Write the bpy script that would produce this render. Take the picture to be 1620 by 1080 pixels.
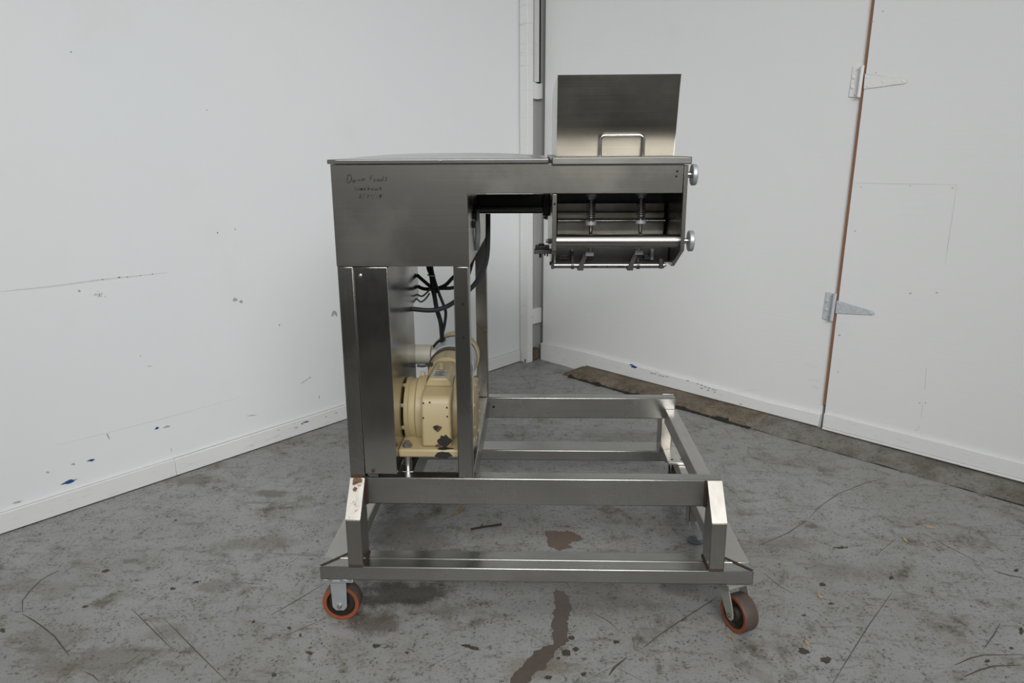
import bpy, bmesh, math, random
from mathutils import Vector, Matrix
random.seed(7)
scene = bpy.context.scene
for o in list(bpy.data.objects): bpy.data.objects.remove(o)
col = scene.collection
pi = math.pi

# ------------------------------------------------------------------ camera
FZ = .028                      # height offset between the survey frame and the floor
CAM = Vector((.0042, -2.0621, 1.5 - FZ)); YAW, PIT, ROL = -.0316, .2533, -.0055
fw = Vector((math.sin(YAW)*math.cos(PIT), math.cos(YAW)*math.cos(PIT), -math.sin(PIT)))
rt = Vector((math.cos(YAW), -math.sin(YAW), 0)); up = rt.cross(fw)
rt, up = math.cos(ROL)*rt + math.sin(ROL)*up, -math.sin(ROL)*rt + math.cos(ROL)*up
cd = bpy.data.cameras.new('camera'); cam = bpy.data.objects.new('camera', cd); col.objects.link(cam)
M = Matrix.Identity(4)
for i in range(3): M[i][0], M[i][1], M[i][2], M[i][3] = rt[i], up[i], -fw[i], CAM[i]
cam.matrix_world = M; cd.sensor_width = 36; cd.lens = 1180/1620*36; cd.clip_start = .05
scene.camera = cam

# ------------------------------------------------------------------ light
w = bpy.data.worlds.new('world'); scene.world = w; w.use_nodes = True
bg = w.node_tree.nodes['Background']; bg.inputs[0].default_value = (.93, .97, 1, 1); bg.inputs[1].default_value = .17
def area(name, loc, target, sx, sy, power, colr):
    l = bpy.data.lights.new(name, 'AREA'); l.shape = 'RECTANGLE'; l.size = sx; l.size_y = sy; l.energy = power; l.color = colr
    o = bpy.data.objects.new(name, l); col.objects.link(o); o.location = loc
    o.rotation_euler = (Vector(target)-Vector(loc)).to_track_quat('-Z', 'Y').to_euler(); return o
wall_lt = area('added_wall_light', (.5, -5.2, 4.0), (-.3, 2.0, .35), 5.0, 1.8, 66, (.98, .99, 1)); wall_lt.data.spread = math.radians(68)  # unseen area light added to brighten the walls; narrow spread dims their edges
area('overhead_softbox', (.2, -1.9, 4.5), (.2, -1.7, 0), 3.6, 2.0, 42, (1, .98, .94))  # unseen softbox overhead, placed so the sloped leg caps reflect it
scene.view_settings.view_transform = 'Standard'; scene.view_settings.look = 'None'
scene.view_settings.exposure = 0; scene.view_settings.gamma = 1; scene.view_settings.use_curve_mapping = False

# ------------------------------------------------------------------ surveyed outlines (metres on floor / walls / panel)
SPILL=[(0.076,0.218),(0.102,0.203),(0.118,0.173),(0.127,0.119),(0.123,0.067),(0.111,0.062),(0.112,-0.0),(0.111,-0.06),(0.091,-0.085),(0.07,-0.11),(0.059,-0.141),(0.043,-0.165),(0.04,-0.191),(0.01,-0.204),(0.0,-0.218),(-0.005,-0.243),(-0.026,-0.268),(-0.038,-0.296),(-0.066,-0.31),(-0.076,-0.29),(-0.066,-0.251),(-0.059,-0.219),(-0.038,-0.189),(-0.018,-0.159),(0.005,-0.115),(0.034,-0.09),(0.058,-0.082),(0.062,-0.01),(0.065,0.08),(0.076,0.118),(0.069,0.167)]
PATCH=[(0.043,0.617),(0.069,0.626),(0.103,0.613),(0.138,0.624),(0.164,0.611),(0.184,0.585),(0.19,0.557),(0.173,0.543),(0.151,0.539),(0.138,0.518),(0.149,0.493),(0.128,0.49),(0.103,0.473),(0.079,0.484),(0.05,0.532),(0.059,0.566)]
CHIPS=[[(0.131,-0.047),(0.129,-0.051),(0.127,-0.056),(0.123,-0.056),(0.119,-0.055),(0.114,-0.054),(0.109,-0.051),(0.11,-0.044),(0.113,-0.038),(0.119,-0.038),(0.124,-0.035),(0.128,-0.038),(0.13,-0.043)],[(0.114,-0.117),(0.113,-0.121),(0.113,-0.129),(0.103,-0.131),(0.094,-0.13),(0.086,-0.126),(0.088,-0.119),(0.087,-0.115),(0.088,-0.109),(0.095,-0.104),(0.104,-0.102),(0.113,-0.104),(0.113,-0.112)],[(0.082,-0.143),(0.082,-0.147),(0.079,-0.149),(0.077,-0.149),(0.075,-0.15),(0.074,-0.147),(0.07,-0.145),(0.071,-0.141),(0.073,-0.139),(0.075,-0.138),(0.078,-0.135),(0.08,-0.137),(0.082,-0.139)],[(0.141,-0.1),(0.138,-0.105),(0.135,-0.109),(0.131,-0.112),(0.126,-0.11),(0.124,-0.106),(0.122,-0.103),(0.119,-0.097),(0.125,-0.095),(0.128,-0.093),(0.132,-0.088),(0.135,-0.092),(0.139,-0.095)],[(0.055,-0.227),(0.053,-0.231),(0.052,-0.236),(0.045,-0.234),(0.041,-0.235),(0.038,-0.232),(0.033,-0.23),(0.035,-0.226),(0.037,-0.222),(0.04,-0.218),(0.046,-0.22),(0.051,-0.22),(0.057,-0.222)],[(0.153,-0.21),(0.152,-0.213),(0.15,-0.216),(0.147,-0.22),(0.143,-0.219),(0.141,-0.215),(0.139,-0.212),(0.14,-0.209),(0.141,-0.205),(0.145,-0.205),(0.148,-0.202),(0.153,-0.202),(0.156,-0.206)],[(0.267,-0.063),(0.267,-0.068),(0.26,-0.068),(0.258,-0.07),(0.253,-0.073),(0.249,-0.07),(0.249,-0.065),(0.247,-0.061),(0.251,-0.057),(0.255,-0.054),(0.259,-0.056),(0.262,-0.057),(0.265,-0.059)],[(-0.375,-0.128),(-0.374,-0.131),(-0.374,-0.134),(-0.378,-0.134),(-0.381,-0.132),(-0.383,-0.131),(-0.384,-0.129),(-0.387,-0.126),(-0.385,-0.124),(-0.382,-0.123),(-0.38,-0.123),(-0.376,-0.121),(-0.375,-0.125)],[(-0.466,-0.099),(-0.468,-0.103),(-0.471,-0.105),(-0.475,-0.107),(-0.482,-0.11),(-0.486,-0.105),(-0.488,-0.102),(-0.493,-0.098),(-0.489,-0.094),(-0.488,-0.088),(-0.479,-0.092),(-0.471,-0.091),(-0.464,-0.094)],[(-0.223,-0.086),(-0.205,-0.088),(-0.194,-0.085),(-0.184,-0.095),(-0.167,-0.099),(-0.162,-0.108),(-0.177,-0.111),(-0.194,-0.104),(-0.21,-0.096)],[(0.834,-0.094),(0.834,-0.103),(0.823,-0.106),(0.815,-0.107),(0.806,-0.108),(0.805,-0.102),(0.799,-0.099),(0.803,-0.092),(0.804,-0.083),(0.815,-0.078),(0.824,-0.08),(0.827,-0.086),(0.833,-0.088)],[(0.882,-0.134),(0.878,-0.139),(0.873,-0.144),(0.865,-0.151),(0.86,-0.145),(0.857,-0.141),(0.847,-0.139),(0.853,-0.131),(0.857,-0.122),(0.868,-0.122),(0.878,-0.116),(0.884,-0.121),(0.889,-0.126)],[(1.271,0.312),(1.266,0.307),(1.262,0.305),(1.258,0.303),(1.253,0.299),(1.251,0.302),(1.251,0.308),(1.256,0.314),(1.26,0.32),(1.264,0.325),(1.269,0.324),(1.272,0.323),(1.271,0.318)],[(1.192,0.518),(1.188,0.513),(1.176,0.511),(1.166,0.506),(1.153,0.506),(1.153,0.512),(1.138,0.514),(1.14,0.519),(1.151,0.523),(1.164,0.523),(1.175,0.528),(1.179,0.523),(1.195,0.523)],[(1.351,-0.126),(1.346,-0.128),(1.343,-0.13),(1.338,-0.133),(1.335,-0.133),(1.331,-0.131),(1.331,-0.128),(1.336,-0.124),(1.339,-0.123),(1.343,-0.117),(1.345,-0.121),(1.352,-0.118),(1.349,-0.123)],[(1.017,0.267),(1.014,0.262),(1.008,0.257),(1.002,0.257),(0.995,0.255),(0.996,0.261),(0.992,0.264),(0.996,0.269),(0.997,0.275),(1.004,0.277),(1.009,0.276),(1.014,0.275),(1.012,0.27)],[(0.886,0.087),(0.887,0.085),(0.883,0.084),(0.879,0.082),(0.875,0.083),(0.873,0.085),(0.871,0.086),(0.87,0.088),(0.874,0.09),(0.878,0.09),(0.883,0.092),(0.887,0.091),(0.886,0.088)],[(1.738,0.371),(1.733,0.366),(1.728,0.361),(1.724,0.361),(1.721,0.362),(1.718,0.364),(1.716,0.367),(1.724,0.372),(1.727,0.376),(1.732,0.381),(1.738,0.384),(1.739,0.38),(1.739,0.376)],[(1.003,0.153),(1.0,0.149),(0.994,0.149),(0.99,0.145),(0.987,0.148),(0.984,0.149),(0.98,0.151),(0.984,0.154),(0.986,0.158),(0.991,0.158),(0.996,0.161),(0.998,0.157),(0.999,0.155)],[(1.455,-0.064),(1.452,-0.067),(1.449,-0.069),(1.445,-0.071),(1.442,-0.07),(1.442,-0.067),(1.441,-0.066),(1.442,-0.063),(1.445,-0.061),(1.449,-0.059),(1.452,-0.059),(1.453,-0.061),(1.455,-0.062)],[(1.537,0.019),(1.53,0.012),(1.524,0.004),(1.517,-0.001),(1.517,0.003),(1.517,0.007),(1.52,0.015),(1.526,0.022),(1.532,0.033),(1.536,0.034),(1.542,0.039),(1.54,0.031),(1.542,0.029)],[(-1.239,0.192),(-1.24,0.187),(-1.242,0.185),(-1.246,0.185),(-1.25,0.182),(-1.254,0.186),(-1.259,0.189),(-1.258,0.193),(-1.257,0.196),(-1.256,0.198),(-1.254,0.202),(-1.249,0.197),(-1.242,0.197)],[(-1.463,0.679),(-1.462,0.676),(-1.464,0.674),(-1.465,0.671),(-1.469,0.674),(-1.472,0.674),(-1.477,0.676),(-1.475,0.68),(-1.477,0.684),(-1.474,0.684),(-1.472,0.685),(-1.469,0.683),(-1.466,0.681)],[(-1.534,0.307),(-1.533,0.301),(-1.534,0.295),(-1.538,0.289),(-1.544,0.284),(-1.549,0.288),(-1.555,0.287),(-1.557,0.291),(-1.558,0.296),(-1.557,0.302),(-1.551,0.307),(-1.545,0.311),(-1.542,0.305)],[(-1.484,0.086),(-1.483,0.082),(-1.484,0.079),(-1.488,0.076),(-1.492,0.074),(-1.496,0.076),(-1.502,0.076),(-1.502,0.08),(-1.502,0.083),(-1.501,0.087),(-1.497,0.088),(-1.492,0.088),(-1.489,0.087)],[(-0.664,-0.137),(-0.663,-0.141),(-0.665,-0.144),(-0.671,-0.144),(-0.677,-0.14),(-0.682,-0.137),(-0.688,-0.133),(-0.685,-0.13),(-0.684,-0.128),(-0.678,-0.129),(-0.674,-0.129),(-0.669,-0.13),(-0.663,-0.134)],[(-1.178,0.24),(-1.177,0.236),(-1.175,0.231),(-1.179,0.227),(-1.183,0.226),(-1.186,0.226),(-1.191,0.222),(-1.194,0.226),(-1.194,0.232),(-1.192,0.237),(-1.188,0.24),(-1.185,0.24),(-1.182,0.241)],[(-1.675,-0.05),(-1.668,-0.056),(-1.669,-0.06),(-1.673,-0.062),(-1.68,-0.058),(-1.684,-0.056),(-1.688,-0.053),(-1.696,-0.048),(-1.692,-0.045),(-1.694,-0.039),(-1.689,-0.039),(-1.683,-0.042),(-1.676,-0.044)],[(-0.894,0.011),(-0.893,0.007),(-0.895,0.006),(-0.897,0.005),(-0.9,0.005),(-0.903,0.006),(-0.904,0.009),(-0.905,0.012),(-0.909,0.017),(-0.904,0.016),(-0.902,0.019),(-0.898,0.017),(-0.895,0.014)],[(-0.768,-0.017),(-0.766,-0.021),(-0.768,-0.024),(-0.771,-0.025),(-0.774,-0.024),(-0.777,-0.023),(-0.78,-0.019),(-0.781,-0.016),(-0.78,-0.013),(-0.778,-0.012),(-0.776,-0.009),(-0.773,-0.011),(-0.771,-0.015)],[(-0.743,-0.235),(-0.739,-0.239),(-0.743,-0.24),(-0.745,-0.242),(-0.749,-0.243),(-0.753,-0.241),(-0.754,-0.237),(-0.756,-0.233),(-0.755,-0.23),(-0.752,-0.23),(-0.751,-0.225),(-0.747,-0.23),(-0.742,-0.23)],[(-0.724,-0.053),(-0.724,-0.056),(-0.722,-0.061),(-0.724,-0.062),(-0.727,-0.059),(-0.729,-0.059),(-0.731,-0.055),(-0.732,-0.051),(-0.731,-0.049),(-0.732,-0.044),(-0.73,-0.043),(-0.727,-0.045),(-0.725,-0.048)]]
CRACKS=[(0.004,[(-1.719,0.297),(-1.735,0.264),(-1.743,0.231),(-1.738,0.168),(-1.726,0.109),(-1.68,0.042)]),(0.0045,[(-1.677,0.036),(-1.633,0.012),(-1.578,-0.021),(-1.497,-0.076),(-1.438,-0.128),(-1.396,-0.165)]),(0.003,[(-1.195,0.02),(-1.093,-0.071),(-0.988,-0.165),(-0.872,-0.267)]),(0.004,[(-0.856,0.049),(-0.802,0.124),(-0.73,0.234)]),(0.0025,[(-0.781,-0.064),(-0.737,-0.023),(-0.669,0.037)]),(0.002,[(-0.903,0.348),(-0.853,0.457)]),(0.003,[(-1.201,-0.193),(-1.184,-0.155)]),(0.004,[(-1.305,-0.235),(-1.271,-0.251),(-1.239,-0.276)]),(0.002,[(-1.039,0.234),(-0.949,0.225)]),(0.002,[(-1.845,0.363),(-1.817,0.466)]),(0.003,[(-1.33,0.072),(-1.268,0.018),(-1.151,-0.083),(-1.086,-0.139)]),(0.002,[(-1.236,0.008),(-1.101,-0.12)]),(0.0028,[(1.223,0.223),(1.075,0.049),(0.949,-0.108),(0.852,-0.231)]),(0.003,[(1.615,1.143),(1.502,1.089),(1.334,0.975),(1.199,0.842),(1.121,0.736)]),(0.0045,[(1.11,0.727),(1.005,0.627),(0.859,0.525)]),(0.005,[(1.236,-0.146),(1.302,-0.113),(1.345,-0.099),(1.465,-0.094)]),(0.006,[(1.234,-0.197),(1.296,-0.166),(1.346,-0.148),(1.43,-0.141)]),(0.003,[(1.532,0.63),(1.573,0.533),(1.625,0.428)]),(0.008,[(1.647,0.369),(1.684,0.338),(1.724,0.32)]),(0.004,[(1.287,0.476),(1.405,0.589)]),(0.004,[(1.361,-0.071),(1.431,-0.003),(1.488,0.059)]),(0.003,[(0.825,0.332),(0.851,0.257),(0.883,0.21)]),(0.004,[(0.337,-0.087),(0.39,-0.031),(0.451,0.028),(0.561,0.127),(0.623,0.184)]),(0.003,[(0.19,0.092),(0.239,0.045),(0.267,0.003)]),(0.005,[(0.311,-0.057),(0.308,-0.1)]),(0.009,[(0.22,-0.214),(0.24,-0.179),(0.281,-0.134)]),(0.003,[(0.247,-0.182),(0.316,-0.236)]),(0.002,[(0.158,-0.233),(0.233,-0.179)]),(0.004,[(-0.64,0.759),(-0.581,0.839)]),(0.004,[(-0.643,0.73),(-0.591,0.789)]),(0.003,[(-0.055,0.733),(-0.031,0.624)]),(0.004,[(-0.174,0.137),(-0.156,0.132),(-0.14,0.104)]),(0.002,[(-0.303,-0.188),(-0.219,-0.116)])]
STRAWS=[[(-0.351,0.717),(-0.304,0.835)],[(-0.332,0.746),(-0.293,0.815)],[(0.596,-0.023),(0.617,-0.055)]]
TWIG=[(-0.249,0.623),(-0.215,0.633),(-0.194,0.645),(-0.159,0.651),(-0.129,0.666)]
CHIPW_=[[(1.564,0.683),(1.598,0.673)],[(1.434,0.594),(1.433,0.559)],[(0.964,0.198),(0.974,0.18)],[(0.837,-0.047),(0.84,-0.066)]]
LMARK=[('blue',-0.015,[(2.904,0.128),(2.918,0.125),(2.919,0.121),(2.934,0.118),(2.948,0.119),(2.952,0.122),(2.966,0.123),(2.972,0.126),(2.956,0.129),(2.95,0.132),(2.936,0.135),(2.924,0.133),(2.925,0.129)]),('blue',-0.015,[(2.828,0.189),(2.834,0.188),(2.836,0.185),(2.845,0.187),(2.85,0.19),(2.86,0.192),(2.857,0.195),(2.85,0.195),(2.845,0.197),(2.835,0.195),(2.828,0.192)]),('blue',-0.015,[(2.544,0.253),(2.546,0.25),(2.549,0.247),(2.554,0.246),(2.558,0.247),(2.564,0.248),(2.561,0.252),(2.558,0.254),(2.557,0.258),(2.552,0.257),(2.548,0.256)]),('grey',-0.015,[(2.493,0.242),(2.499,0.241),(2.504,0.241),(2.51,0.242),(2.52,0.242),(2.527,0.245),(2.524,0.248),(2.515,0.248),(2.511,0.252),(2.501,0.249),(2.496,0.246)]),('grey',-0.015,[(3.006,0.193),(3.004,0.189),(3.007,0.189),(3.01,0.19),(3.013,0.192),(3.017,0.193),(3.015,0.195),(3.017,0.197),(3.014,0.198),(3.012,0.198),(3.009,0.199),(3.006,0.196),(3.003,0.194)]),('grey',-0.015,[(2.906,0.195),(2.906,0.193),(2.908,0.192),(2.912,0.194),(2.915,0.194),(2.919,0.196),(2.92,0.199),(2.92,0.201),(2.916,0.201),(2.914,0.202),(2.91,0.202),(2.907,0.199),(2.906,0.197)]),('grey',-0.015,[(3.117,0.106),(3.121,0.105),(3.122,0.103),(3.134,0.103),(3.141,0.105),(3.15,0.107),(3.147,0.109),(3.143,0.111),(3.134,0.112),(3.125,0.11),(3.116,0.108)]),('grey',-0.015,[(2.101,0.774),(2.101,0.77),(2.108,0.77),(2.112,0.768),(2.117,0.769),(2.125,0.77),(2.122,0.776),(2.127,0.781),(2.119,0.782),(2.117,0.788),(2.11,0.783),(2.106,0.781),(2.102,0.778)]),('grey',-0.015,[(2.074,0.761),(2.076,0.757),(2.079,0.754),(2.084,0.755),(2.087,0.757),(2.09,0.759),(2.092,0.762),(2.094,0.766),(2.088,0.767),(2.086,0.769),(2.082,0.771),(2.08,0.767),(2.074,0.765)]),('grey',-0.015,[(1.533,0.616),(1.532,0.611),(1.538,0.607),(1.546,0.605),(1.552,0.612),(1.562,0.613),(1.56,0.619),(1.565,0.624),(1.555,0.625),(1.553,0.631),(1.545,0.627),(1.539,0.624),(1.536,0.62)]),('grey',-0.015,[(1.553,0.606),(1.554,0.603),(1.555,0.598),(1.56,0.599),(1.564,0.601),(1.569,0.602),(1.567,0.607),(1.567,0.609),(1.568,0.614),(1.563,0.616),(1.559,0.614),(1.554,0.613),(1.555,0.608)]),('grey',-0.015,[(1.528,0.601),(1.53,0.597),(1.533,0.594),(1.536,0.592),(1.538,0.597),(1.54,0.599),(1.541,0.602),(1.542,0.606),(1.54,0.609),(1.537,0.611),(1.535,0.61),(1.531,0.61),(1.529,0.606)]),('grey',-0.015,[(2.056,0.175),(2.069,0.176),(2.082,0.178),(2.098,0.181),(2.109,0.184),(2.113,0.186),(2.098,0.184),(2.081,0.182),(2.067,0.178)]),('grey',-0.015,[(1.736,0.293),(1.737,0.291),(1.753,0.284),(1.771,0.279),(1.783,0.275),(1.794,0.274),(1.773,0.282),(1.758,0.287),(1.745,0.291)]),('grey',-0.015,[(1.725,0.293),(1.726,0.291),(1.728,0.29),(1.732,0.291),(1.734,0.293),(1.736,0.294),(1.739,0.295),(1.737,0.297),(1.735,0.297),(1.734,0.298),(1.731,0.298),(1.729,0.297),(1.727,0.295)]),('grey',-0.015,[(2.759,0.277),(2.758,0.27),(2.756,0.262),(2.757,0.26),(2.76,0.265),(2.763,0.272),(2.765,0.279),(2.767,0.286),(2.767,0.292),(2.764,0.289),(2.762,0.286)]),('grey',-0.015,[(2.5,0.13),(2.501,0.127),(2.502,0.122),(2.503,0.121),(2.504,0.122),(2.504,0.124),(2.503,0.129),(2.503,0.133),(2.502,0.138),(2.501,0.137),(2.501,0.137),(2.5,0.136),(2.5,0.134)]),('grey',-0.015,[(1.68,0.171),(1.681,0.167),(1.682,0.162),(1.683,0.163),(1.684,0.163),(1.685,0.164),(1.685,0.169),(1.685,0.175),(1.684,0.181),(1.682,0.18),(1.681,0.181),(1.68,0.18),(1.68,0.176)]),('grey',-0.015,[(2.582,0.597),(2.582,0.595),(2.583,0.595),(2.583,0.594),(2.584,0.595),(2.585,0.595),(2.585,0.597),(2.585,0.599),(2.584,0.6),(2.583,0.602),(2.582,0.602),(2.582,0.6),(2.581,0.6)]),('grey',-0.015,[(2.535,0.541),(2.541,0.541),(2.541,0.54),(2.547,0.542),(2.553,0.543),(2.557,0.544),(2.558,0.545),(2.556,0.546),(2.556,0.546),(2.553,0.546),(2.547,0.544),(2.542,0.543),(2.54,0.542)]),('grey',-0.015,[(2.783,0.917),(2.784,0.914),(2.786,0.912),(2.789,0.914),(2.791,0.914),(2.791,0.916),(2.793,0.918),(2.794,0.92),(2.792,0.923),(2.789,0.922),(2.787,0.923),(2.786,0.921),(2.784,0.92)]),('grey',-0.015,[(2.703,0.892),(2.704,0.89),(2.706,0.89),(2.706,0.892),(2.707,0.893),(2.705,0.894),(2.704,0.894)]),('grey',-0.015,[(2.711,0.891),(2.712,0.89),(2.714,0.89),(2.714,0.891),(2.715,0.892),(2.713,0.893),(2.712,0.892)]),('grey',-0.015,[(2.727,0.894),(2.729,0.893),(2.73,0.893),(2.731,0.894),(2.73,0.895),(2.729,0.896),(2.728,0.895)]),('grey',-0.015,[(2.718,0.888),(2.719,0.887),(2.72,0.887),(2.721,0.888),(2.722,0.89),(2.72,0.89),(2.718,0.89)]),('grey',-0.015,[(2.725,0.894),(2.725,0.893),(2.727,0.893),(2.728,0.894),(2.728,0.896),(2.726,0.896),(2.725,0.896)]),('grey',-0.015,[(2.706,0.885),(2.707,0.883),(2.709,0.883),(2.71,0.884),(2.709,0.886),(2.708,0.887),(2.707,0.886)]),('grey',-0.015,[(2.715,0.905),(2.716,0.904),(2.717,0.903),(2.718,0.904),(2.718,0.906),(2.717,0.906),(2.716,0.906)]),('grey',-0.015,[(2.723,0.892),(2.723,0.891),(2.725,0.891),(2.726,0.892),(2.726,0.893),(2.724,0.894),(2.723,0.894)]),('grey',-0.015,[(2.71,0.888),(2.711,0.888),(2.712,0.888),(2.714,0.888),(2.713,0.889),(2.712,0.89),(2.711,0.89)]),('grey',-0.015,[(2.711,0.887),(2.712,0.886),(2.713,0.886),(2.715,0.887),(2.715,0.888),(2.713,0.888),(2.712,0.888)]),('grey',-0.015,[(2.711,0.893),(2.712,0.892),(2.713,0.891),(2.714,0.893),(2.714,0.894),(2.712,0.895),(2.711,0.895)]),('grey',-0.015,[(2.719,0.888),(2.72,0.887),(2.721,0.887),(2.723,0.888),(2.722,0.889),(2.721,0.89),(2.719,0.889)]),('grey',-0.015,[(2.731,0.89),(2.732,0.889),(2.733,0.889),(2.734,0.89),(2.733,0.891),(2.733,0.892),(2.731,0.891)]),('grey',-0.015,[(2.732,0.891),(2.732,0.89),(2.734,0.89),(2.735,0.891),(2.735,0.893),(2.734,0.893),(2.732,0.893)]),('grey',-0.015,[(2.691,0.88),(2.692,0.879),(2.694,0.879),(2.695,0.88),(2.694,0.882),(2.693,0.883),(2.691,0.882)]),('grey',-0.015,[(2.726,0.897),(2.728,0.896),(2.729,0.895),(2.73,0.896),(2.73,0.898),(2.729,0.899),(2.727,0.898)]),('grey',-0.015,[(2.712,0.888),(2.713,0.886),(2.714,0.886),(2.715,0.887),(2.715,0.889),(2.714,0.89),(2.713,0.889)]),('grey',-0.015,[(2.711,0.891),(2.712,0.89),(2.713,0.89),(2.715,0.891),(2.714,0.892),(2.713,0.893),(2.712,0.893)]),('grey',-0.015,[(2.715,0.883),(2.716,0.882),(2.718,0.881),(2.719,0.883),(2.719,0.884),(2.717,0.885),(2.715,0.885)]),('grey',-0.015,[(2.712,0.896),(2.713,0.895),(2.715,0.894),(2.716,0.896),(2.716,0.897),(2.714,0.898),(2.713,0.897)]),('grey',-0.015,[(2.717,0.894),(2.719,0.893),(2.72,0.893),(2.721,0.894),(2.721,0.896),(2.719,0.896),(2.718,0.895)]),('grey',-0.015,[(2.703,0.898),(2.703,0.896),(2.705,0.896),(2.706,0.898),(2.705,0.899),(2.704,0.899),(2.703,0.899)]),('grey',-0.015,[(2.731,0.891),(2.732,0.89),(2.733,0.889),(2.734,0.891),(2.734,0.892),(2.733,0.892),(2.732,0.892)]),('grey',-0.015,[(2.706,0.881),(2.707,0.88),(2.708,0.88),(2.709,0.881),(2.709,0.882),(2.708,0.883),(2.706,0.882)]),('grey',-0.015,[(2.702,0.892),(2.703,0.891),(2.705,0.891),(2.705,0.892),(2.706,0.893),(2.704,0.894),(2.703,0.893)]),('grey',-0.015,[(2.703,0.893),(2.704,0.892),(2.705,0.892),(2.706,0.893),(2.706,0.894),(2.705,0.895),(2.704,0.895)]),('black',-0.015,[(2.163,1.1),(2.165,1.098),(2.168,1.098),(2.17,1.1),(2.17,1.102),(2.167,1.103),(2.164,1.103)]),('black',-0.015,[(2.073,1.108),(2.076,1.106),(2.078,1.106),(2.079,1.107),(2.08,1.109),(2.077,1.111),(2.075,1.11)]),('black',-0.015,[(2.685,1.843),(2.687,1.841),(2.689,1.84),(2.691,1.842),(2.691,1.843),(2.689,1.844),(2.687,1.844)]),('black',-0.015,[(2.69,0.952),(2.691,0.95),(2.695,0.95),(2.696,0.952),(2.697,0.954),(2.694,0.955),(2.691,0.954)]),('black',-0.015,[(2.621,0.952),(2.623,0.95),(2.629,0.95),(2.632,0.952),(2.631,0.954),(2.628,0.955),(2.623,0.954)]),('black',-0.015,[(2.59,0.949),(2.592,0.948),(2.595,0.947),(2.597,0.949),(2.596,0.951),(2.594,0.952),(2.592,0.951)]),('black',-0.015,[(2.536,0.948),(2.537,0.947),(2.539,0.946),(2.54,0.948),(2.541,0.95),(2.539,0.951),(2.537,0.949)]),('black',-0.015,[(2.483,0.948),(2.485,0.946),(2.487,0.946),(2.49,0.947),(2.488,0.949),(2.487,0.951),(2.484,0.95)]),('black',-0.015,[(1.884,0.61),(1.884,0.607),(1.888,0.606),(1.889,0.609),(1.89,0.613),(1.887,0.613),(1.883,0.614)]),('black',-0.015,[(2.154,1.645),(2.156,1.643),(2.158,1.642),(2.159,1.644),(2.159,1.645),(2.158,1.646),(2.155,1.646)]),('black',-0.015,[(1.082,0.736),(1.084,0.733),(1.088,0.734),(1.09,0.736),(1.091,0.738),(1.088,0.74),(1.083,0.739)]),('blue',0.0,[(1.77,0.061),(1.774,0.06),(1.776,0.058),(1.789,0.059),(1.8,0.061),(1.807,0.064),(1.803,0.066),(1.796,0.066),(1.789,0.066),(1.779,0.066),(1.769,0.064)]),('blue',0.0,[(1.803,0.057),(1.806,0.055),(1.812,0.056),(1.816,0.059),(1.817,0.063),(1.811,0.062),(1.807,0.061)]),('blue',0.0,[(3.179,0.017),(3.181,0.015),(3.185,0.015),(3.188,0.018),(3.191,0.021),(3.19,0.023),(3.188,0.024),(3.184,0.023),(3.181,0.021)]),('grey',0.0,[(3.15,0.069),(3.152,0.068),(3.154,0.068),(3.156,0.067),(3.16,0.068),(3.161,0.071),(3.162,0.073),(3.162,0.076),(3.161,0.078),(3.158,0.076),(3.155,0.077),(3.153,0.074),(3.149,0.072)]),('grey',0.0,[(3.04,0.066),(3.041,0.063),(3.045,0.065),(3.048,0.067),(3.047,0.069),(3.044,0.071),(3.04,0.069)]),('grey',0.0,[(2.926,0.051),(2.927,0.049),(2.929,0.048),(2.93,0.051),(2.93,0.053),(2.928,0.054),(2.926,0.053)]),('grey',0.0,[(1.835,0.047),(1.838,0.046),(1.845,0.046),(1.852,0.047),(1.86,0.049),(1.859,0.051),(1.853,0.052),(1.845,0.052),(1.838,0.05)]),('grey',0.0,[(1.652,0.054),(1.653,0.051),(1.658,0.053),(1.664,0.055),(1.661,0.057),(1.658,0.059),(1.653,0.057)]),('grey',0.0,[(1.58,0.055),(1.586,0.056),(1.592,0.056),(1.599,0.059),(1.595,0.061),(1.591,0.062),(1.585,0.059)]),('grey',0.0,[(2.519,0.042),(2.52,0.037),(2.523,0.039),(2.525,0.039),(2.526,0.043),(2.526,0.048),(2.524,0.052),(2.521,0.048),(2.52,0.046)]),('grey',0.0,[(2.556,0.04),(2.557,0.037),(2.563,0.039),(2.566,0.042),(2.567,0.045),(2.562,0.045),(2.556,0.043)]),('grey',0.0,[(1.944,0.064),(1.948,0.063),(1.954,0.064),(1.959,0.067),(1.96,0.07),(1.953,0.068),(1.948,0.066)])]
LLINE=[('faint',0.006,-0.015,[(3.062,0.956),(2.889,0.951),(2.698,0.953),(2.42,0.947)]),('faint',0.002,-0.015,[(2.96,0.298),(2.544,0.289),(2.137,0.291)])]
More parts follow.
